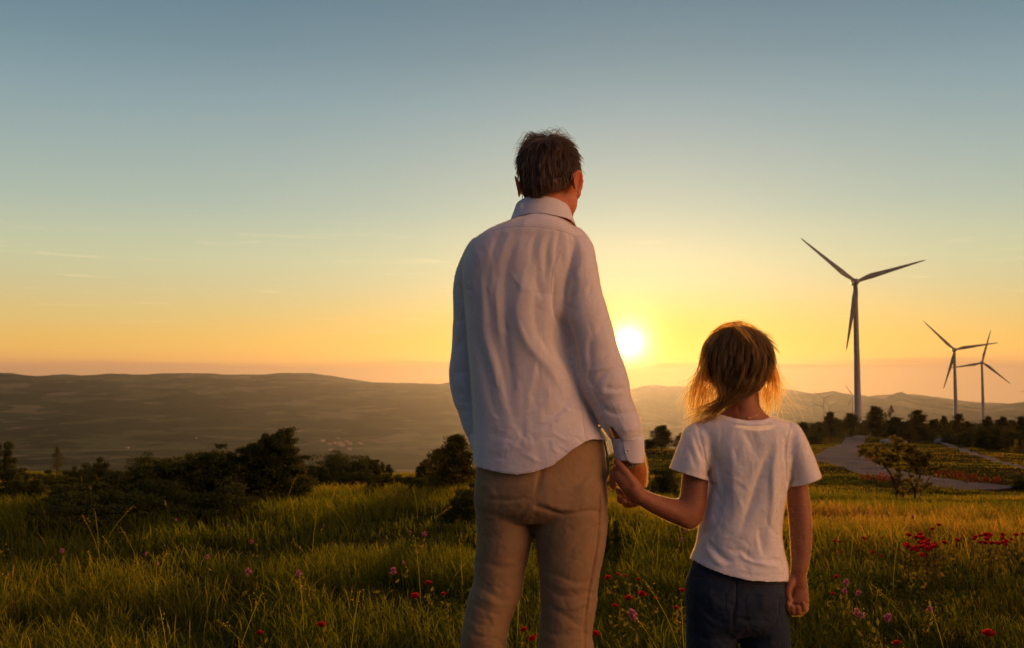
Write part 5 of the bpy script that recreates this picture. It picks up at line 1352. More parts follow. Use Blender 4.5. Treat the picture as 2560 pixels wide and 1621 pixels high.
def crown_mesh(name, cen, rad, n_, size, seed, mat, up=.2, aspect=.35):
    r_ = np.random.default_rng(seed); pts, k = clump_points(cen, rad, n_, r_)
    V, Fq = cards(pts, size, r_, up, aspect); cv = r_.uniform(0, 1, len(cen)); v = np.clip(cv[k] * .6 + r_.uniform(0, .5, n_), 0, 1)
    return np_mesh(name, V, Fq, mat, smooth=False, attrs={'v': np.repeat(v, 4)}, link=False)
def join(parts):
    V = []; Fq = []; o_ = 0
    for v, f in parts: V.append(np.asarray(v)); Fq += [tuple(int(i) + o_ for i in q) for q in f]; o_ += len(v)
    return np.vstack(V), Fq
def stem_mesh(name, parts):
    V, Fq = join(parts); me = bpy.data.meshes.new(name); me.from_pydata(V.tolist(), [], Fq)
    me.polygons.foreach_set('use_smooth', [True] * len(me.polygons)); me.materials.append(M_bark); me.update(); return me

def pine_variant(seed, n_=2600, size=.075, wide=.42, open_=False):
    """unit-high pine: crown clumps carried on whorled branches"""
    r_ = np.random.default_rng(seed); cen = []; rad = []; tr = [limb([(0, 0, -.05, .022), (.01, 0, .3, .017), (-.005, .01, .65, .011), (0, 0, .95, .003)], seg=8, per=3)]
    z = .14
    while z < .97:
        m_ = int(r_.integers(3, 6)); ln = wide * (1 - z) ** .75 * r_.uniform(.75, 1.15) + .03
        for j in range(m_):
            a = r_.uniform(0, 6.28); L_ = ln * r_.uniform(.55, 1.1); rise = r_.uniform(.05, .35) * L_ + .3 * L_ * z
            e_ = np.array([math.cos(a) * L_, math.sin(a) * L_, z + rise])
            tr.append(limb([(0, 0, z, .008), (*((np.array([0, 0, z]) + e_) / 2 - [0, 0, .01]), .005), (*e_, .002)], seg=5, per=2))
            for q in (1.0, .72, .46) if not open_ else (1.0, .8):
                c_ = np.array([0, 0, z]) * (1 - q) + e_ * q + r_.normal(0, .012, 3); cen.append(c_); s_ = r_.uniform(.055, .10) * (.8 + .5 * (1 - z)); rad.append((s_, s_, s_ * .75))
        z += r_.uniform(.05, .085)
    for q in range(3): cen.append((0, 0, .90 + .04 * q)); rad.append((.025, .025, .05))
    return crown_mesh("pine_crown", np.array(cen), np.array(rad), n_, size, seed, M_needle, .5, .22), stem_mesh("pine_trunk", tr)
def bush_variant(seed, n_=2600, size=.06, lobes=16, mat=None, flat=False, asp=.3):
    """unit-high, two units wide bush made of uneven lobes on a few stems"""
    r_ = np.random.default_rng(seed); cen = []; rad = []; tr = []
    for j in range(lobes):
        a = r_.uniform(0, 6.28); q = r_.uniform(.1, 1) ** .6; x = math.cos(a) * q * .8; y = math.sin(a) * q * .7; top = (1 - q ** 2 * .75) * r_.uniform(.55, 1.0)
        if flat: top = r_.uniform(.6, 1.0) * (1 - q ** 6 * .5)
        tr.append(limb([(x * .15, y * .15, -.05, .016), (x * .6, y * .6, top * .35, .012), (x, y, top * .8, .004)], seg=5, per=2))
        for z in np.arange(.12, top, .16):
            s_ = r_.uniform(.10, .19); cen.append((x * (1 + r_.normal(0, .08)) * (.75 + .25 * z), y * (1 + r_.normal(0, .08)), z * .92)); rad.append((s_ * 1.15, s_ * 1.15, s_ * .45))
    return crown_mesh("bush_foliage", np.array(cen), np.array(rad), n_, size, seed, mat or M_juniper, .35, asp), stem_mesh("bush_stems", tr)

def plant(name, meshes, base, sc, rot, label, cat, group=None, parts=('crown', 'trunk'), sink=.03):
    root = empty(name, base); root.rotation_euler = (0, 0, rot); root.scale = sc
    for me, pn in zip(meshes, parts):
        o = bpy.data.objects.new(pn, me); COL.objects.link(o); o.parent = root
    return tag(root, label, cat, group)

PV = [pine_variant(s, 6500) for s in (1, 2, 3)] + [pine_variant(4, 1500, .06, .40, True)]
BV = [bush_variant(s, 13000, .07, 26) for s in (11, 12, 13)]
BF = [bush_variant(21, 12000, .06, 30, flat=True)]
BL = [bush_variant(31, 3400, .06, 16, M_leaf, asp=.5), bush_variant(32, 3400, .06, 18, M_leaf, asp=.5)]
def put(kind, px, pyb, top, wpx, label, cat, group=None, d=None, rot=None):
    g = ground_at(px, pyb) if d is None else ground_px(px, d)
    Y_ = g.y; pb = pyb if d is None else pix(np.array([tuple(g)]))[1][0]
    h = (pb - top) * Y_ / F; hw = wpx / 2 * Y_ / F
    if kind[0] == 'p':
        me = PV[int(kind[1])]; sc = (hw / .42, hw / .42, h); nm = 'pine_tree'
        return plant(nm, me, g, sc, rr.uniform(0, 6.28) if rot is None else rot, label, cat, group)
    me = {'b': BV, 'f': BF, 'l': BL}[kind[0]][int(kind[1])]
    return plant('juniper_bush' if kind[0] != 'l' else 'shrub', me, g, (hw / .95, hw / .95, h), rr.uniform(0, 6.28) if rot is None else rot, label, cat, group, ('foliage', 'stems'))
# right-hand ridge
g_ = "dark pines on the right-hand ridge"
put('p0', 2076, 1104, 1035, 62, "dark bushy pine left of the gravel path's far end", "tree", g_)
put('p2', 2050, 1106, 1058, 46, "lower pine just left of the bushy pine by the gravel path", "tree", g_)
put('p1', 2127, 1087, 1037, 72, "broad dark pine in front of the foot of the tallest turbine", "tree", g_)
put('p0', 2100, 1088, 1052, 44, "small pine between the two broad pines left of the path", "tree", g_)
put('p1', 2190, 1096, 1021, 82, "biggest dark pine, right beside the far end of the gravel path", "tree", g_)
put('p3', 2229, 1092, 1018, 40, "thin see-through pine rising behind the biggest one", "tree", g_)
put('p2', 2240, 1102, 1046, 70, "round dark pine in front of the thin see-through one", "tree", g_)
put('p0', 2296, 1100, 1031, 78, "pointed pine tip in the middle of the dark belt", "tree", g_)
put('p2', 2268, 1104, 1056, 66, "squat dark pine behind the grey boulder", "tree", g_)
put('b1', 2318, 1102, 1062, 80, "dark rounded bush right of the pointed pine", "bush", g_)
put('p1', 2341, 1086, 1050, 34, "short narrow pine, first right of the dark belt's gap", "tree", g_)
put('p0', 2361, 1087, 1043, 36, "slim pine just left of the middle turbine's foot", "tree", g_)
put('p2', 2397, 1092, 1037, 54, "dark pine hiding the foot of the middle turbine", "tree", g_)
put('b0', 2385, 1108, 1068, 90, "olive bush below the middle turbine", "bush", g_)
put('b2', 2430, 1118, 1056, 120, "large dark bush between the two right-hand turbines", "bush", g_)
put('b1', 2480, 1124, 1050, 120, "large dark bush right under the slim turbine", "bush", g_)
put('p0', 2470, 1096, 1045, 50, "pine poking up left of the slim turbine's foot", "tree", g_)
put('b0', 2535, 1124, 1056, 110, "dark bush at the right frame edge, behind the yellow-green one", "bush", g_)
put('p1', 2510, 1100, 1046, 50, "pine poking up behind the right-hand bushes", "tree", g_)
put('p2', 2556, 1098, 1044, 56, "pine cut by the right frame edge", "tree", g_)
put('l0', 2550, 1136, 1088, 60, "yellow-green leafy shrub at the right frame edge", "shrub")
put('b2', 2030, 1112, 1066, 80, "low olive bush right behind the girl's shoulder", "bush", g_)
for i, px in enumerate((2006, 2040, 2160, 2215, 2255, 2312, 2330, 2378, 2415, 2445, 2495, 2525, 2580, 2620)):
    put(('p0', 'b1', 'p2', 'p1')[i % 4], px, 0, 1058 - (i * 7) % 9, 44 + (i * 13) % 20, "one of the small dark trees filling the back row of the ridge", "tree", "back row of small ridge trees", d=150 + (i * 17) % 25)
# between the two people
put('p1', 1655, 1126, 1068, 84, "bushy pine seen between the man and the girl", "tree")
put('p0', 1704, 1126, 1086, 52, "smaller pine close to the girl's left sleeve", "tree")
put('p2', 1620, 1126, 1100, 40, "small pine right beside the man's cuff", "tree")
put('b0', 1664, 1250, 1132, 90, "dark upright juniper between the man's hand and the girl's sleeve", "bush")
put('p3', 1690, 1236, 1132, 50, "scraggy young pine touching the girl's left sleeve", "tree")
put('b2', 1622, 1250, 1172, 80, "low juniper just right of the holding hands", "bush")
put('b1', 1530, 1400, 1276, 80, "small dark juniper beside the man's right knee", "bush")
# the left-hand crest
put('b1', 2, 1206, 1080, 110, "tree at the left frame edge, taller than the bushes beside it", "tree")
put('b1', 45, 1252, 1150, 170, "dark juniper at the left frame edge below the tree", "bush")
put('p3', 140, 1236, 1124, 60, "thin spiky sapling among the left-hand junipers", "tree")
put('b2', 128, 1242, 1158, 130, "brownish bush around the spiky sapling", "bush")
put('b0', 185, 1232, 1146, 90, "stubby upright juniper right of the spiky sapling", "bush")
put('b2', 238, 1224, 1120, 120, "soft grey-green juniper left of the flat-topped juniper", "tree")
put('b0', 300, 1232, 1150, 170, "low juniper between the soft grey-green one and the flat-topped juniper", "bush")
put('f0', 398, 1222, 1122, 205, "flat-topped juniper left of the big leaning one", "bush")
put('b1', 330, 1262, 1152, 260, "dark juniper in front of the flat-topped one", "bush")
put('b0', 480, 1262, 1148, 240, "dark juniper filling the middle of the big left-hand thicket", "bush")
put('b1', 400, 1290, 1176, 300, "dark juniper in the thick of the left-hand thicket", "bush")
put('b0', 60, 1262, 1166, 150, "dark juniper low at the left frame edge, in front of the others", "bush")
put('b2', 200, 1276, 1176, 260, "dark juniper joining the left edge bushes to the big thicket", "bush")
put('b2', 270, 1314, 1186, 460, "wide dark juniper spreading lowest into the left meadow", "bush")
put('b0', 130, 1330, 1236, 200, "low dark juniper at the lower left end of the thicket", "bush")
put('b1', 560, 1300, 1190, 260, "dark juniper at the foot of the big leaning one", "bush")
put('f0', 852, 1196, 1122, 210, "rounded juniper on the crest right of the big leaning one", "bush")
put('b0', 929, 1196, 1124, 74, "stumpy upright juniper at the right end of the rounded juniper", "bush")
put('b0', 962, 1192, 1144, 54, "tiny bush on the crest right of the stumpy one", "bush")
put('b2', 905, 1212, 1168, 170, "low dark mat of juniper under the stumpy one", "bush")
put('b1', 790, 1206, 1156, 110, "low dark juniper tucked against the leaning one", "bush")
put('b2', 1062, 1196, 1134, 70, "small dark bush on the crest, left of the pine by the man's sleeve", "bush")
put('p0', 1092, 1200, 1128, 86, "little pine on the crest left of the taller crest pine", "tree")
put('p1', 1138, 1234, 1098, 165, "taller crest pine close to the man's left sleeve", "tree")
put('b0', 1050, 1236, 1170, 180, "brown-green juniper in front of the crest bushes", "bush")
put('b1', 975, 1226, 1176, 130, "low juniper at the far end of the sunlit grass", "bush")
put('b2', 1168, 1306, 1180, 130, "dark juniper right against the man's left thigh", "bush")
# far right
put('p3', 2416, 1214, 1172, 26, "lone spindly sapling beyond the hawthorn shrubs", "tree")
put('b1', 2556, 1222, 1180, 60, "small dark bush on the slope at the right frame edge", "bush")

# the big leaning juniper: own shape
def big_juniper():
    base = ground_at(600, 1262); Y_ = base.y; k = Y_ / F; r_ = np.random.default_rng(77)
    tops = [(345, 1178), (400, 1165), (460, 1158), (515, 1142), (545, 1136), (590, 1140), (625, 1112), (655, 1104), (680, 1090), (705, 1081), (728, 1086), (716, 1108), (735, 1130), (752, 1142), (760, 1165), (748, 1200)]
    cen = []; rad = []; tr = []
    for x in np.arange(340, 765, 9):
        yt = np.interp(x, [a for a, _ in tops[:11]] + [745, 765], [b_ for _, b_ in tops[:11]] + [1135, 1165])
        if x > 690: yt = max(yt, 1082 + (x - 705) * .2)
        nv = int((1262 - yt) / 9)
        for j in range(nv):
            y_ = yt + 6 + j * 9 + r_.uniform(-4, 4) + (r_.normal(0, 9) if j < 2 else 0); dep = .45 * (1 - .5 * abs(x - 560) / 220) * (0.4 + .6 * min(1, (y_ - yt) / 60))
            if math.sin(x * .11 + y_ * .23) + math.sin(x * .05 - y_ * .31) < -1.05 + .5 * (j < 4): continue
            for m_ in range(2):
                c_ = P(x + r_.normal(0, 6), y_, Y_ + r_.uniform(-dep, dep)); s_ = r_.uniform(3.5, 9) * k
                cen.append(np.array(c_) - np.array(base)); rad.append((s_ * 2.1, s_ * 1.5, s_ * .45))
    for i in range(46):      # ragged outer sprays
        x0 = r_.uniform(345, 750); y0 = np.interp(x0, [a for a, _ in tops[:11]] + [745, 765], [b_ for _, b_ in tops[:11]] + [1135, 1165]) + r_.uniform(0, 50)
        a = math.radians(r_.choice([-1, 1]) * r_.uniform(10, 75)); L_ = r_.uniform(14, 34)
        for t in np.linspace(.2, 1, 5):
            c_ = P(x0 + math.sin(a) * L_ * t, y0 - math.cos(a) * L_ * t * .55, Y_ + r_.uniform(-.4, .3)); s_ = (6.5 - 4 * t) * k; cen.append(np.array(c_) - np.array(base)); rad.append((s_ * 1.6, s_ * 1.2, s_ * .6))
    # tip leaning to the right
    for t in np.linspace(0, 1, 16):
        c_ = P(664 + 58 * t, 1112 - 26 * t + 3 * math.sin(t * 9), Y_ + r_.uniform(-.05, .05)); s_ = (13 - 6 * t) * k; cen.append(np.array(c_) - np.array(base)); rad.append((s_ * 1.5, s_ * 1.2, s_ * .8))
    for (x1, y1) in ((400, 1190), (480, 1180), (560, 1165), (640, 1130), (705, 1095), (735, 1150), (600, 1200)):
        e_ = np.array(P(x1, y1, Y_)) - np.array(base); tr.append(limb([(0, 0, -.05, .035), (*(e_ * .5 + [0, 0, -.04]), .024), (*e_, .008)], seg=8, per=4))
    cr = crown_mesh("big_crown", np.array(cen), np.array(rad), 52000, .045, 5, M_juniper, .2, .35)
    plant('juniper_bush', (cr, stem_mesh("big_stems", tr)), base, (1, 1, 1), 0, "big dark juniper leaning right, with one crooked tip above the rest of the left-hand thicket", "bush", None, ('foliage', 'stems'))
big_juniper()

# hawthorn shrubs with bare stems
def hawthorn(base_px, stems, clumps, label, seed, n_):
    base = ground_at(*base_px); Y_ = base.y; k = Y_ / F; tr = []; cen = []; rad = []; r_ = np.random.default_rng(seed)
    for st_ in stems:
        pts = []
        for j, (x, y, r) in enumerate(st_):
            q = np.array(P(x, y, Y_ + r_.uniform(-.12, .12) * (j > 0))) - np.array(base); pts.append((*q, r * k))
        tr.append(limb(pts, seg=7, per=5))
        for j in range(1, len(pts)):
            for m_ in range(5):
                a = np.array(pts[j][:3]) * .6 + np.array(pts[j - 1][:3]) * .4; e_ = a + r_.normal(0, 1, 3) * np.array([12, 10, 9]) * k + [0, 0, 12 * k]
                tr.append(limb([(*a, .9 * k), (*((a + e_) / 2 + r_.normal(0, 1.5 * k, 3)), .6 * k), (*e_, .25 * k)], seg=4, per=2))
                if m_ < 3: cen.append(e_); rad.append((6 * k, 6 * k, 3.5 * k))
    for (x, y, rx, ry) in clumps:
        for m_ in range(int(rx * ry / 22)):
            c_ = np.array(P(x + r_.uniform(-rx, rx), y + r_.uniform(-ry, ry), Y_ + r_.uniform(-1, 1) * rx * k)) - np.array(base)
            s_ = r_.uniform(3.0, 6) * k; cen.append(c_); rad.append((s_ * 1.5, s_ * 1.3, s_ * .7))
    cr = crown_mesh("hawthorn_crown", np.array(cen), np.array(rad), n_, .055, seed, M_leaf, .2, .5)
    plant('hawthorn_shrub', (cr, stem_mesh("hawthorn_stems", tr)), base, (1, 1, 1), 0, label, "shrub", None, ('foliage', 'stems'))
hawthorn((2240, 1256), [[(2240, 1260, 3.4), (2240, 1225, 2.8), (2226, 1185, 2.4), (2205, 1158, 1.8), (2184, 1130, 1.0)], [(2240, 1232, 2.4), (2249, 1192, 1.9), (2246, 1150, 1.5), (2243, 1112, .8)], [(2258, 1258, 2.0), (2256, 1220, 1.6), (2236, 1185, 1.0)]],
         [(2181, 1124, 34, 14), (2208, 1148, 22, 13), (2243, 1110, 15, 16), (2262, 1124, 18, 11), (2236, 1150, 14, 16)], "wind-bent hawthorn shrub in front of the gravel path, crown leaning left", 41, 4200)
hawthorn((2287, 1253), [[(2287, 1258, 3.6), (2290, 1218, 2.8), (2304, 1180, 2.2), (2309, 1148, 1.2)], [(2288, 1236, 2.4), (2276, 1200, 1.8), (2270, 1160, 1.2), (2272, 1130, .7)], [(2296, 1246, 2.2), (2318, 1204, 1.4), (2334, 1180, .8)]],
         [(2309, 1146, 24, 20), (2282, 1140, 16, 18), (2330, 1165, 14, 9), (2296, 1172, 18, 12), (2272, 1124, 16, 9)], "denser hawthorn shrub with a round crown, right of the wind-bent one", 43, 4800)

# boulders and a post
M_rock, n, b = material("rock", (0.2, 0.19, 0.17), 0.9, 0.1)
pos = n.add('ShaderNodeTexCoord').outputs['Object']
n.link(n.ramp(n.noise(pos, 3.0, 6, .7), [(.3, (.09, .08, .07)), (.6, (.24, .22, .20)), (.8, (.36, .34, .30))]), b.inputs['Base Color'])
def boulder(px, py, wpx, hpx, label, seed):
    g = ground_at(px, py); k = g.y / F; v, f = ball((0, 0, 0), (1, 1, 1), None, 40); v = np.array(v)
    v = v * (1 + .45 * (fbm(v * 1.3 + seed, 4, seed) - .5)[:, None]); v = v * np.array([wpx / 2 * k, wpx / 2.4 * k, hpx * k]); v[:, 2] += hpx * k * .1
    o = mesh_obj("boulder", v, [tuple(q[:3]) if q[3] == q[0] else q for q in f], M_rock); o.location = g; tag(o, label, "rock", "stones beside the gravel path")
boulder(2222, 1108, 44, 9, "long grey boulder beside the far end of the gravel path", 3)
boulder(2264, 1108, 9, 5, "small pale stone right of the long boulder", 5)
boulder(2350, 1106, 30, 9, "dark rock at the start of the dirt track", 8)
boulder(2121, 1142, 6, 2.5, "little pale stone lying on the gravel path", 9)
g = ground_at(2333, 1142); k = g.y / F
o = mesh_obj("wooden_post", *limb([(0, 0, -.2, 1.6 * k), (0, 0, 10 * k, 1.5 * k), (.3 * k, 0, 22 * k, 1.35 * k)], seg=10, per=3), M_bark); o.location = g; tag(o, "short wooden post standing in the grass right of the hawthorns", "post")

# ------------------------------------------------------------------ grass
M_grass = None
m, n, b = material("grass_blades", (0.05, 0.07, 0.012), 0.9, 0.0)
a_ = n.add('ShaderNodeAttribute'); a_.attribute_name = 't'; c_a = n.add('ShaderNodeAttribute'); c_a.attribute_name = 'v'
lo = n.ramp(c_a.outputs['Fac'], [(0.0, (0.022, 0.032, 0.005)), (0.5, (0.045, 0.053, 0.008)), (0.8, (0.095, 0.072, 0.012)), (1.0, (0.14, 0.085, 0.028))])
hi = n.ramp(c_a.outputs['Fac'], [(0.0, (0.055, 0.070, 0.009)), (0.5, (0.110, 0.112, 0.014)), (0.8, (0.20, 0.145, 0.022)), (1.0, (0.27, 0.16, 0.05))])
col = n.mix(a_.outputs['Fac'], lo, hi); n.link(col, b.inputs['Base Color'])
tr = n.add('ShaderNodeBsdfTranslucent'); n.link(n.mix(1.0, col, (3.2, 2.4, 1.0), 'MULTIPLY'), tr.inputs[0])
mx = n.add('ShaderNodeMixShader'); mx.inputs[0].default_value = 0.45
n.link(b.outputs[0], mx.inputs[1]); n.link(tr.outputs[0], mx.inputs[2]); n.link(mx.outputs[0], out_of(n).inputs[0]); M_grass = m

def blades(r0, r1, dens, hmin, hmax, wid, levels, seed, az=50):
    r_ = np.random.default_rng(seed); A = math.radians(az)
    n_ = int(A * (r1 ** 2 - r0 ** 2) * dens)
    rad = np.sqrt(r_.uniform(r0 ** 2, r1 ** 2, n_)); a = r_.uniform(-A, A, n_) + 0.03
    x = rad * np.sin(a); y = rad * np.cos(a)
    # tufts
    if rad.mean() < 30:
        tq = fbm(np.stack([x / .35, y / .35, x * 0], -1), 2, seed + 3)
        keep = r_.random(n_) < np.clip((tq - .34) * 4.2, .08, 1)
        x, y, rad, tq = x[keep], y[keep], rad[keep], tq[keep]
    else: tq = np.full(len(x), .5)
    keep = ~on_path(x, y, -.30) if r1 > 14 else np.ones(len(x), bool)
    x, y, rad, tq = x[keep], y[keep], rad[keep], tq[keep]; n_ = len(x)
    z = height(x, y)
    big = fbm(np.stack([x / 2.6, y / 2.6, x * 0], -1), 3, 77); col_n = fbm(np.stack([x / 3.8, y / 3.8, x * 0 + 3], -1), 3, 78)
    h = r_.uniform(hmin, hmax, n_) * (.45 + 1.1 * np.clip((big - .28) * 2, 0, 1)) * (.7 + .6 * tq)
    h *= np.where((np.abs(x - .07) < .32) & (np.abs(y - 2.65) < .4), .3, 1.0)
    wdt = wid * r_.uniform(.6, 1.35, n_)
    th = r_.uniform(0, 2 * math.pi, n_); wind = np.stack([np.cos(th), np.sin(th), th * 0], -1) * r_.uniform(.1, .75, n_)[:, None] ** 1.2 + np.array([-.10, -.02, 0])
    fa = th + r_.uniform(-1.2, 1.2, n_) + math.pi / 2; side = np.stack([np.cos(fa), np.sin(fa), fa * 0], -1)
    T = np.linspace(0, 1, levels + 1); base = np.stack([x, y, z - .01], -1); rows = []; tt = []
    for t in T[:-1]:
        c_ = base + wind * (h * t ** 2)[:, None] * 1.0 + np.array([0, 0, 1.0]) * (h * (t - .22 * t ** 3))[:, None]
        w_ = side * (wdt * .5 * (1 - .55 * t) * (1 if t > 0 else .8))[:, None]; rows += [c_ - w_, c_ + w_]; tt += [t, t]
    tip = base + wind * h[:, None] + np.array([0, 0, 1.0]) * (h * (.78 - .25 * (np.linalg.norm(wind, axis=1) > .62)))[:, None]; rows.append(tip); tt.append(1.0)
    m_ = len(rows); V = np.stack(rows, 1).reshape(-1, 3)
    tri = []
    for l in range(levels - 1): tri += [(2 * l, 2 * l + 1, 2 * l + 3), (2 * l, 2 * l + 3, 2 * l + 2)]
    tri.append((2 * levels - 2, 2 * levels - 1, 2 * levels))
    Fq = (np.arange(n_)[:, None, None] * m_ + np.array(tri)[None]).reshape(-1, 3)
    near_dim = np.clip((rad - 4.5) / 4, 0, 1) * .45 + .55  # dim foreground painted into the blade colour: darker and greener near the camera
    v = np.clip((col_n * 1.5 - .35) * near_dim + r_.normal(0, .17, n_) + (r_.random(n_) > .93) * .4, 0, 1)
    return V, Fq, np.tile(np.array(tt), n_), np.repeat(v, m_)
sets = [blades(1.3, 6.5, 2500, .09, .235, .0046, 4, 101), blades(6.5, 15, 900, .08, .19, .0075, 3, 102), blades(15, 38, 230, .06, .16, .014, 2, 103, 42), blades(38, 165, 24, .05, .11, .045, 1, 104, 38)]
V = np.concatenate([s_[0] for s_ in sets]); off = np.cumsum([0] + [len(s_[0]) for s_ in sets[:-1]])
Fq = np.concatenate([s_[1] + o_ for s_, o_ in zip(sets, off)])
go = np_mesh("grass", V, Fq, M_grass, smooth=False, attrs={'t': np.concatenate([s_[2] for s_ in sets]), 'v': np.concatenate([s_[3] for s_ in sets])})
tag(go, "long backlit meadow grass covering the hilltop", "grass", kind='stuff')
print("grass tris", len(Fq))

# seed heads standing above the grass
r_ = np.random.default_rng(9); L = []; C_ = []
for i in range(120):
    rad = 3.2 + 7.5 * r_.random() ** 1.3; a = r_.uniform(-.56, .62); x = rad * math.sin(a); y = rad * math.cos(a); z = float(height([x], [y])[0]); h = r_.uniform(.24, .42); le = r_.normal(0, .10, 2)
    ln = [(x + le[0] * t ** 2, y + le[1] * t ** 2, z + h * t) for t in np.linspace(0, 1, 7)]; L.append(ln)
    e_ = np.array(ln[-1]); d_ = e_ - np.array(ln[-2]); d_ /= np.linalg.norm(d_)
    for q in range(20): C_.append(e_ - d_ * r_.uniform(0, .07) + r_.normal(0, .0065 if i % 3 else .015, 3))
V1, F1 = cards(np.array(C_), .007, r_, .8, .4)
L = np.array(L); n_, k_, _ = L.shape
side = np.array([.0009, 0, 0]); Vs = np.stack([L - side, L + side], 2).reshape(-1, 3)
i_ = (np.arange(n_)[:, None] * k_ + np.arange(k_ - 1)[None]).ravel() * 2; Fs = np.stack([i_, i_ + 1, i_ + 3, i_ + 2], -1)
V2 = np.vstack([Vs, V1]); F2 = np.vstack([Fs, F1 + len(Vs)])
o = np_mesh("seed_grass", V2, F2, M_grass, smooth=False, attrs={'t': np.ones(len(V2)), 'v': np.concatenate([np.full(len(Vs), .45), np.full(len(V1), .80)])})
tag(o, "brown seed heads standing above the meadow grass", "grass", kind='stuff')

# low red-leaved ground cover beside the path
M_redleaf = leafmat("red_leaves", (0.06, 0.014, 0.008), (0.16, 0.035, 0.015), 0.3, (0.25, 0.05, 0.02))
cen = []; rad = []
for (px, py, w_, hh) in ((2372, 1192, 80, 7), (2455, 1207, 90, 5), (2176, 1153, 26, 6), (2182, 1200, 60, 4), (2215, 1206, 50, 4), (2410, 1200, 60, 4)):
    for q in range(int(w_ * .8)):
        g = ground_at(px + r_.uniform(-.5, .5) * w_, py + r_.uniform(-1, 1) * hh * .6); k = g.y / F; cen.append((g.x, g.y, g.z + .10)); rad.append((4 * k, 4 * k, .08))
V1, F1 = cards(clump_points(np.array(cen), np.array(rad), 600, r_)[0], .10, r_, .3, .6)
o = np_mesh("red_ground_cover", V1, F1, M_redleaf, smooth=False, attrs={'v': np.repeat(r_.random(len(F1)), 4)}); tag(o, "low red-leaved ground cover along the gravel path", "ground cover", kind='stuff')

# broad leafy weeds low in the grass
C_ = []
for i in range(60):
    px = r_.uniform(60, 2500); py = r_.uniform(1480, 1640)
    g = ground_at(px, py)
    for q in range(30): C_.append((g.x + r_.normal(0, .08), g.y + r_.normal(0, .08), g.z + r_.uniform(.03, .15)))
M_weed = leafmat("weed_leaves", (0.018, 0.032, 0.007), (0.045, 0.062, 0.012), 0.3, (0.07, 0.09, 0.015))
V1, F1 = cards(np.array(C_), .028, r_, .3, .7)
o = np_mesh("broad_leaf_weeds", V1, F1, M_weed, smooth=False, attrs={'v': np.repeat(r_.random(len(F1)) * .5, 4)}); tag(o, "broad green weed leaves low in the foreground grass", "weeds", kind='stuff')

# ------------------------------------------------------------------ flowers
M_petal = leafmat("red_petals", (0.16, 0.007, 0.009), (0.40, 0.020, 0.024), 0.45, (0.55, 0.03, 0.035))
M_clover = leafmat("pink_florets", (0.20, 0.05, 0.12), (0.42, 0.14, 0.27), 0.4, (0.5, 0.15, 0.27))
def rose_mesh():
    V = []; Fq = []; r_ = np.random.default_rng(3)
    for ring, (n_, op, L_) in enumerate(((5, .95, .034), (5, .55, .028), (4, .2, .020))):
        for j in range(n_):
            a = 2 * math.pi * (j + ring * .5) / n_ + r_.normal(0, .1); o_ = len(V); m_ = 5
            for u in range(m_):
                t = u / (m_ - 1); rr_ = math.sin(op) * L_ * t * (1 - .1 * t); z = math.cos(op) * L_ * t * (1.15 - .5 * t * op); w_ = .023 * math.sin(math.pi * min(.92, .12 + .75 * t)) * (1 - .2 * ring)
                for s_ in (-1, 0, 1):
                    x = rr_ - .004 * abs(s_) * t; y = s_ * w_ * .6; V.append((x * math.cos(a) - y * math.sin(a), x * math.sin(a) + y * math.cos(a), z + .003 * abs(s_)))
            for u in range(m_ - 1):
                for s_ in range(2): q = o_ + u * 3 + s_; Fq.append((q, q + 1, q + 4, q + 3))
    V = np.array(V); return np_mesh("rose_petals", V, np.array(Fq), M_petal, attrs={'v': np.random.default_rng(1).random(len(V))}, link=False)
def clover_mesh():
    r_ = np.random.default_rng(5); d = r_.normal(0, 1, (150, 3)); d /= np.linalg.norm(d, axis=1)[:, None]
    pts = d * np.array([.008, .008, .013]) + [0, 0, .012]; V, Fq = cards(pts, .010, r_, .9, .5)
    return np_mesh("clover_florets", V, Fq, M_clover, smooth=False, attrs={'v': np.repeat(r_.random(150), 4)}, link=False)
def stalk_mesh(name, leaves):
    v, f = limb([(.012, .004, -.20, .0022), (.004, 0, -.10, .0018), (0, 0, 0, .0016)], seg=6, per=3); f = [q for q in f if len(q) == 4]
    r_ = np.random.default_rng(2); c_ = np.stack([r_.normal(0, .012, leaves), r_.normal(0, .012, leaves), r_.uniform(-.19, -.03, leaves)], -1)
    V1, F1 = cards(c_, .035, r_, .4, .5)
    V = np.vstack([v, V1]); Fq = np.vstack([np.array(f), F1 + len(v)])
    return np_mesh(name, V, Fq, M_leaf, smooth=False, attrs={'v': np.full(len(V), .3)}, link=False)
def at_height(px, py, hb):
    d = np.exp(np.linspace(math.log(2.5), math.log(200), 1500)); p = P(px, py, 1.0); x = p.x * d; z = EYE + (p.z - EYE) * d
    i = int(np.argmax(z - hb < height(x, d))); return Vector((x[i], d[i], z[i]))
RM, CM, SR, SC = rose_mesh(), clover_mesh(), stalk_mesh("rose_stalk", 14), stalk_mesh("clover_stalk", 6)
fr = random.Random(12)
def flower(kind, px, py, s_, label, group, hb=.24):
    g = at_height(px, py, hb)
    root = empty("red_flower" if kind == 'r' else "clover_flower", g); s_ = s_ * (.80 if kind == 'r' else .68); root.scale = (s_, s_, s_); root.rotation_euler = (fr.uniform(-.4, .5), fr.uniform(-.4, .4), fr.uniform(0, 6.28))
    for me, nm in ((RM if kind == 'r' else CM, "blossom"), (SR if kind == 'r' else SC, "stalk")):
        o = bpy.data.objects.new(nm, me); COL.objects.link(o); o.parent = root
    tag(root, label, "flower", group)
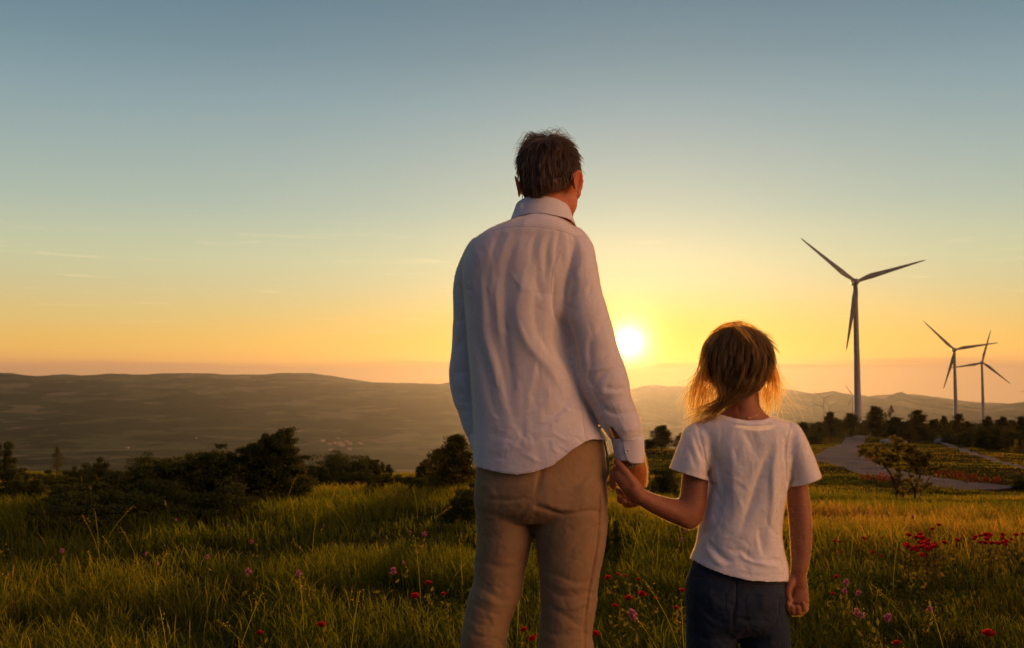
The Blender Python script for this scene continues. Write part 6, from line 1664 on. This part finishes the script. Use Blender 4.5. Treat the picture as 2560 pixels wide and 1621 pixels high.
solo = [('r', 1071, 1463, 1.0, "deep red flower left of the man's knee, the upper of the pair"), ('r', 1038, 1495, 1.05, "deep red flower left of the man's knee, the lower of the pair"),
        ('r', 804, 1568, 1.0, "dark red flower low in the left meadow, above some broad leaves"), ('r', 650, 1589, .9, "dark red flower at the lower edge, farthest left of the red ones"),
        ('r', 1110, 1490, .8, "half-hidden dark red flower just left of the man's trouser leg"),
        ('r', 1335, 1603, 1.1, "dark red flower between the man's legs at the lower edge"), ('r', 1312, 1580, .9, "dim red flower between the man's legs, above the other one"), ('r', 1487, 1592, 1.1, "red flower touching the man's right trouser leg near the lower edge"),
        ('r', 1521, 1449, 1.0, "red flower nearest the man's right calf"), ('r', 1544, 1440, .8, "red flower second from the man's right calf"), ('r', 1566, 1444, .7, "small bright red flower above the leafy patch by the man"),
        ('r', 1596, 1452, .7, "faint red flower above the leafy patch, nearest the girl"), ('r', 1605, 1491, 1.1, "brightest red flower between the two people"), ('r', 1570, 1502, 1.2, "tall ragged red flower left of the brightest one"),
        ('r', 1537, 1520, .9, "red flower low between the two people, under the ragged one"), ('r', 1640, 1501, .7, "small red flower right of the brightest one"), ('r', 1705, 1481, .9, "dark red flower touching the girl's jeans"), ('r', 1690, 1524, .7, "dark red flower low beside the girl's jeans"),
        ('r', 2471, 1591, 1.3, "orange-red flower alone in the lower right corner"), ('r', 2243, 1614, .9, "pinkish red flower at the lower edge on the right"), ('r', 2092, 1446, .8, "dark red flower right of the girl's wrist"), ('r', 2081, 1489, .7, "dark red flower right of the girl's fingers"),
        ('r', 2347, 1317, 1.2, "red flower standing highest above the crowded patch"), ('r', 2331, 1327, 1.1, "red flower second highest above the crowded patch"), ('r', 2470, 1345, 1.7, "biggest bright red flower in the right-hand patch"),
        ('r', 2507, 1343, 1.4, "bright red flower next to the biggest one"), ('r', 2271, 1343, 1.3, "single red flower at the upper left of the crowded patch"),
        ('c', 623, 1436, 1.5, "pale pink clover on a straight stalk in the left meadow"), ('c', 750, 1440, 1.3, "orange-pink clover in the middle of the left meadow"), ('c', 981, 1436, 1.5, "pale pink clover on a straight stalk nearest the man's left leg"),
        ('c', 1059, 1341, 1.3, "dusty pink clover high up beside the man's left thigh"), ('c', 1585, 1548, 1.8, "large purple-pink clover between the two people"), ('c', 1712, 1330, 1.0, "pink clover under the girl's left elbow"), ('c', 1703, 1352, .9, "second pink clover under the girl's left elbow"),
        ('c', 154, 1383, 1.2, "purple clover near the left frame edge"), ('c', 2114, 1463, 1.3, "purple clover, topmost of the little bunch by the girl's hand"), ('c', 2112, 1484, 1.1, "purple clover, lowest of the little bunch by the girl's hand"), ('c', 2143, 1489, 1.1, "purple clover right of the little bunch"),
        ('c', 2146, 1541, 1.4, "bright pink clover low on the right"), ('c', 2159, 1546, 1.2, "bright pink clover beside the other low one"), ('c', 2216, 1552, 1.4, "orange-pink clover in the right foreground grass"), ('c', 2324, 1529, 1.1, "dim purple clover in the dark grass on the right"), ('c', 2283, 1297, 1.2, "small purple clover above the crowded red patch")]
for kd, px, py, s_, lab in solo: flower(kd, px, py, s_, lab, None)
for i in range(34): flower('r', fr.gauss(2318, 26), fr.gauss(1366, 12), fr.uniform(.8, 1.35), "one of the small red flowers crowded in the right-hand rose patch", "flowers of the crowded rose patch", .30)
for i in range(18): flower('r', fr.uniform(2400, 2570), fr.gauss(1352, 11), fr.uniform(.8, 1.3), "one of the loose red flowers right of the crowded rose patch", "loose red flowers at the right", .30)
for i in range(13): flower('r', fr.uniform(1950, 2230), fr.uniform(1290, 1400), fr.uniform(.45, .8), "one of the faint reddish flowers scattered in the grass right of the girl", "faint red flowers right of the girl", .28)
for i in range(9): flower('c', fr.uniform(60, 1120), fr.uniform(1290, 1420), fr.uniform(.6, 1.0), "one of the tiny pink clovers scattered in the left meadow", "tiny clovers of the left meadow", .28)
# dark leafy bushes the roses grow on
put('l1', 2315, 1412, 1356, 150, "dark leafy rose bush under the crowded red flowers", "bush")
put('l0', 2480, 1392, 1344, 170, "dark leafy rose bush under the loose red flowers at the right", "bush")
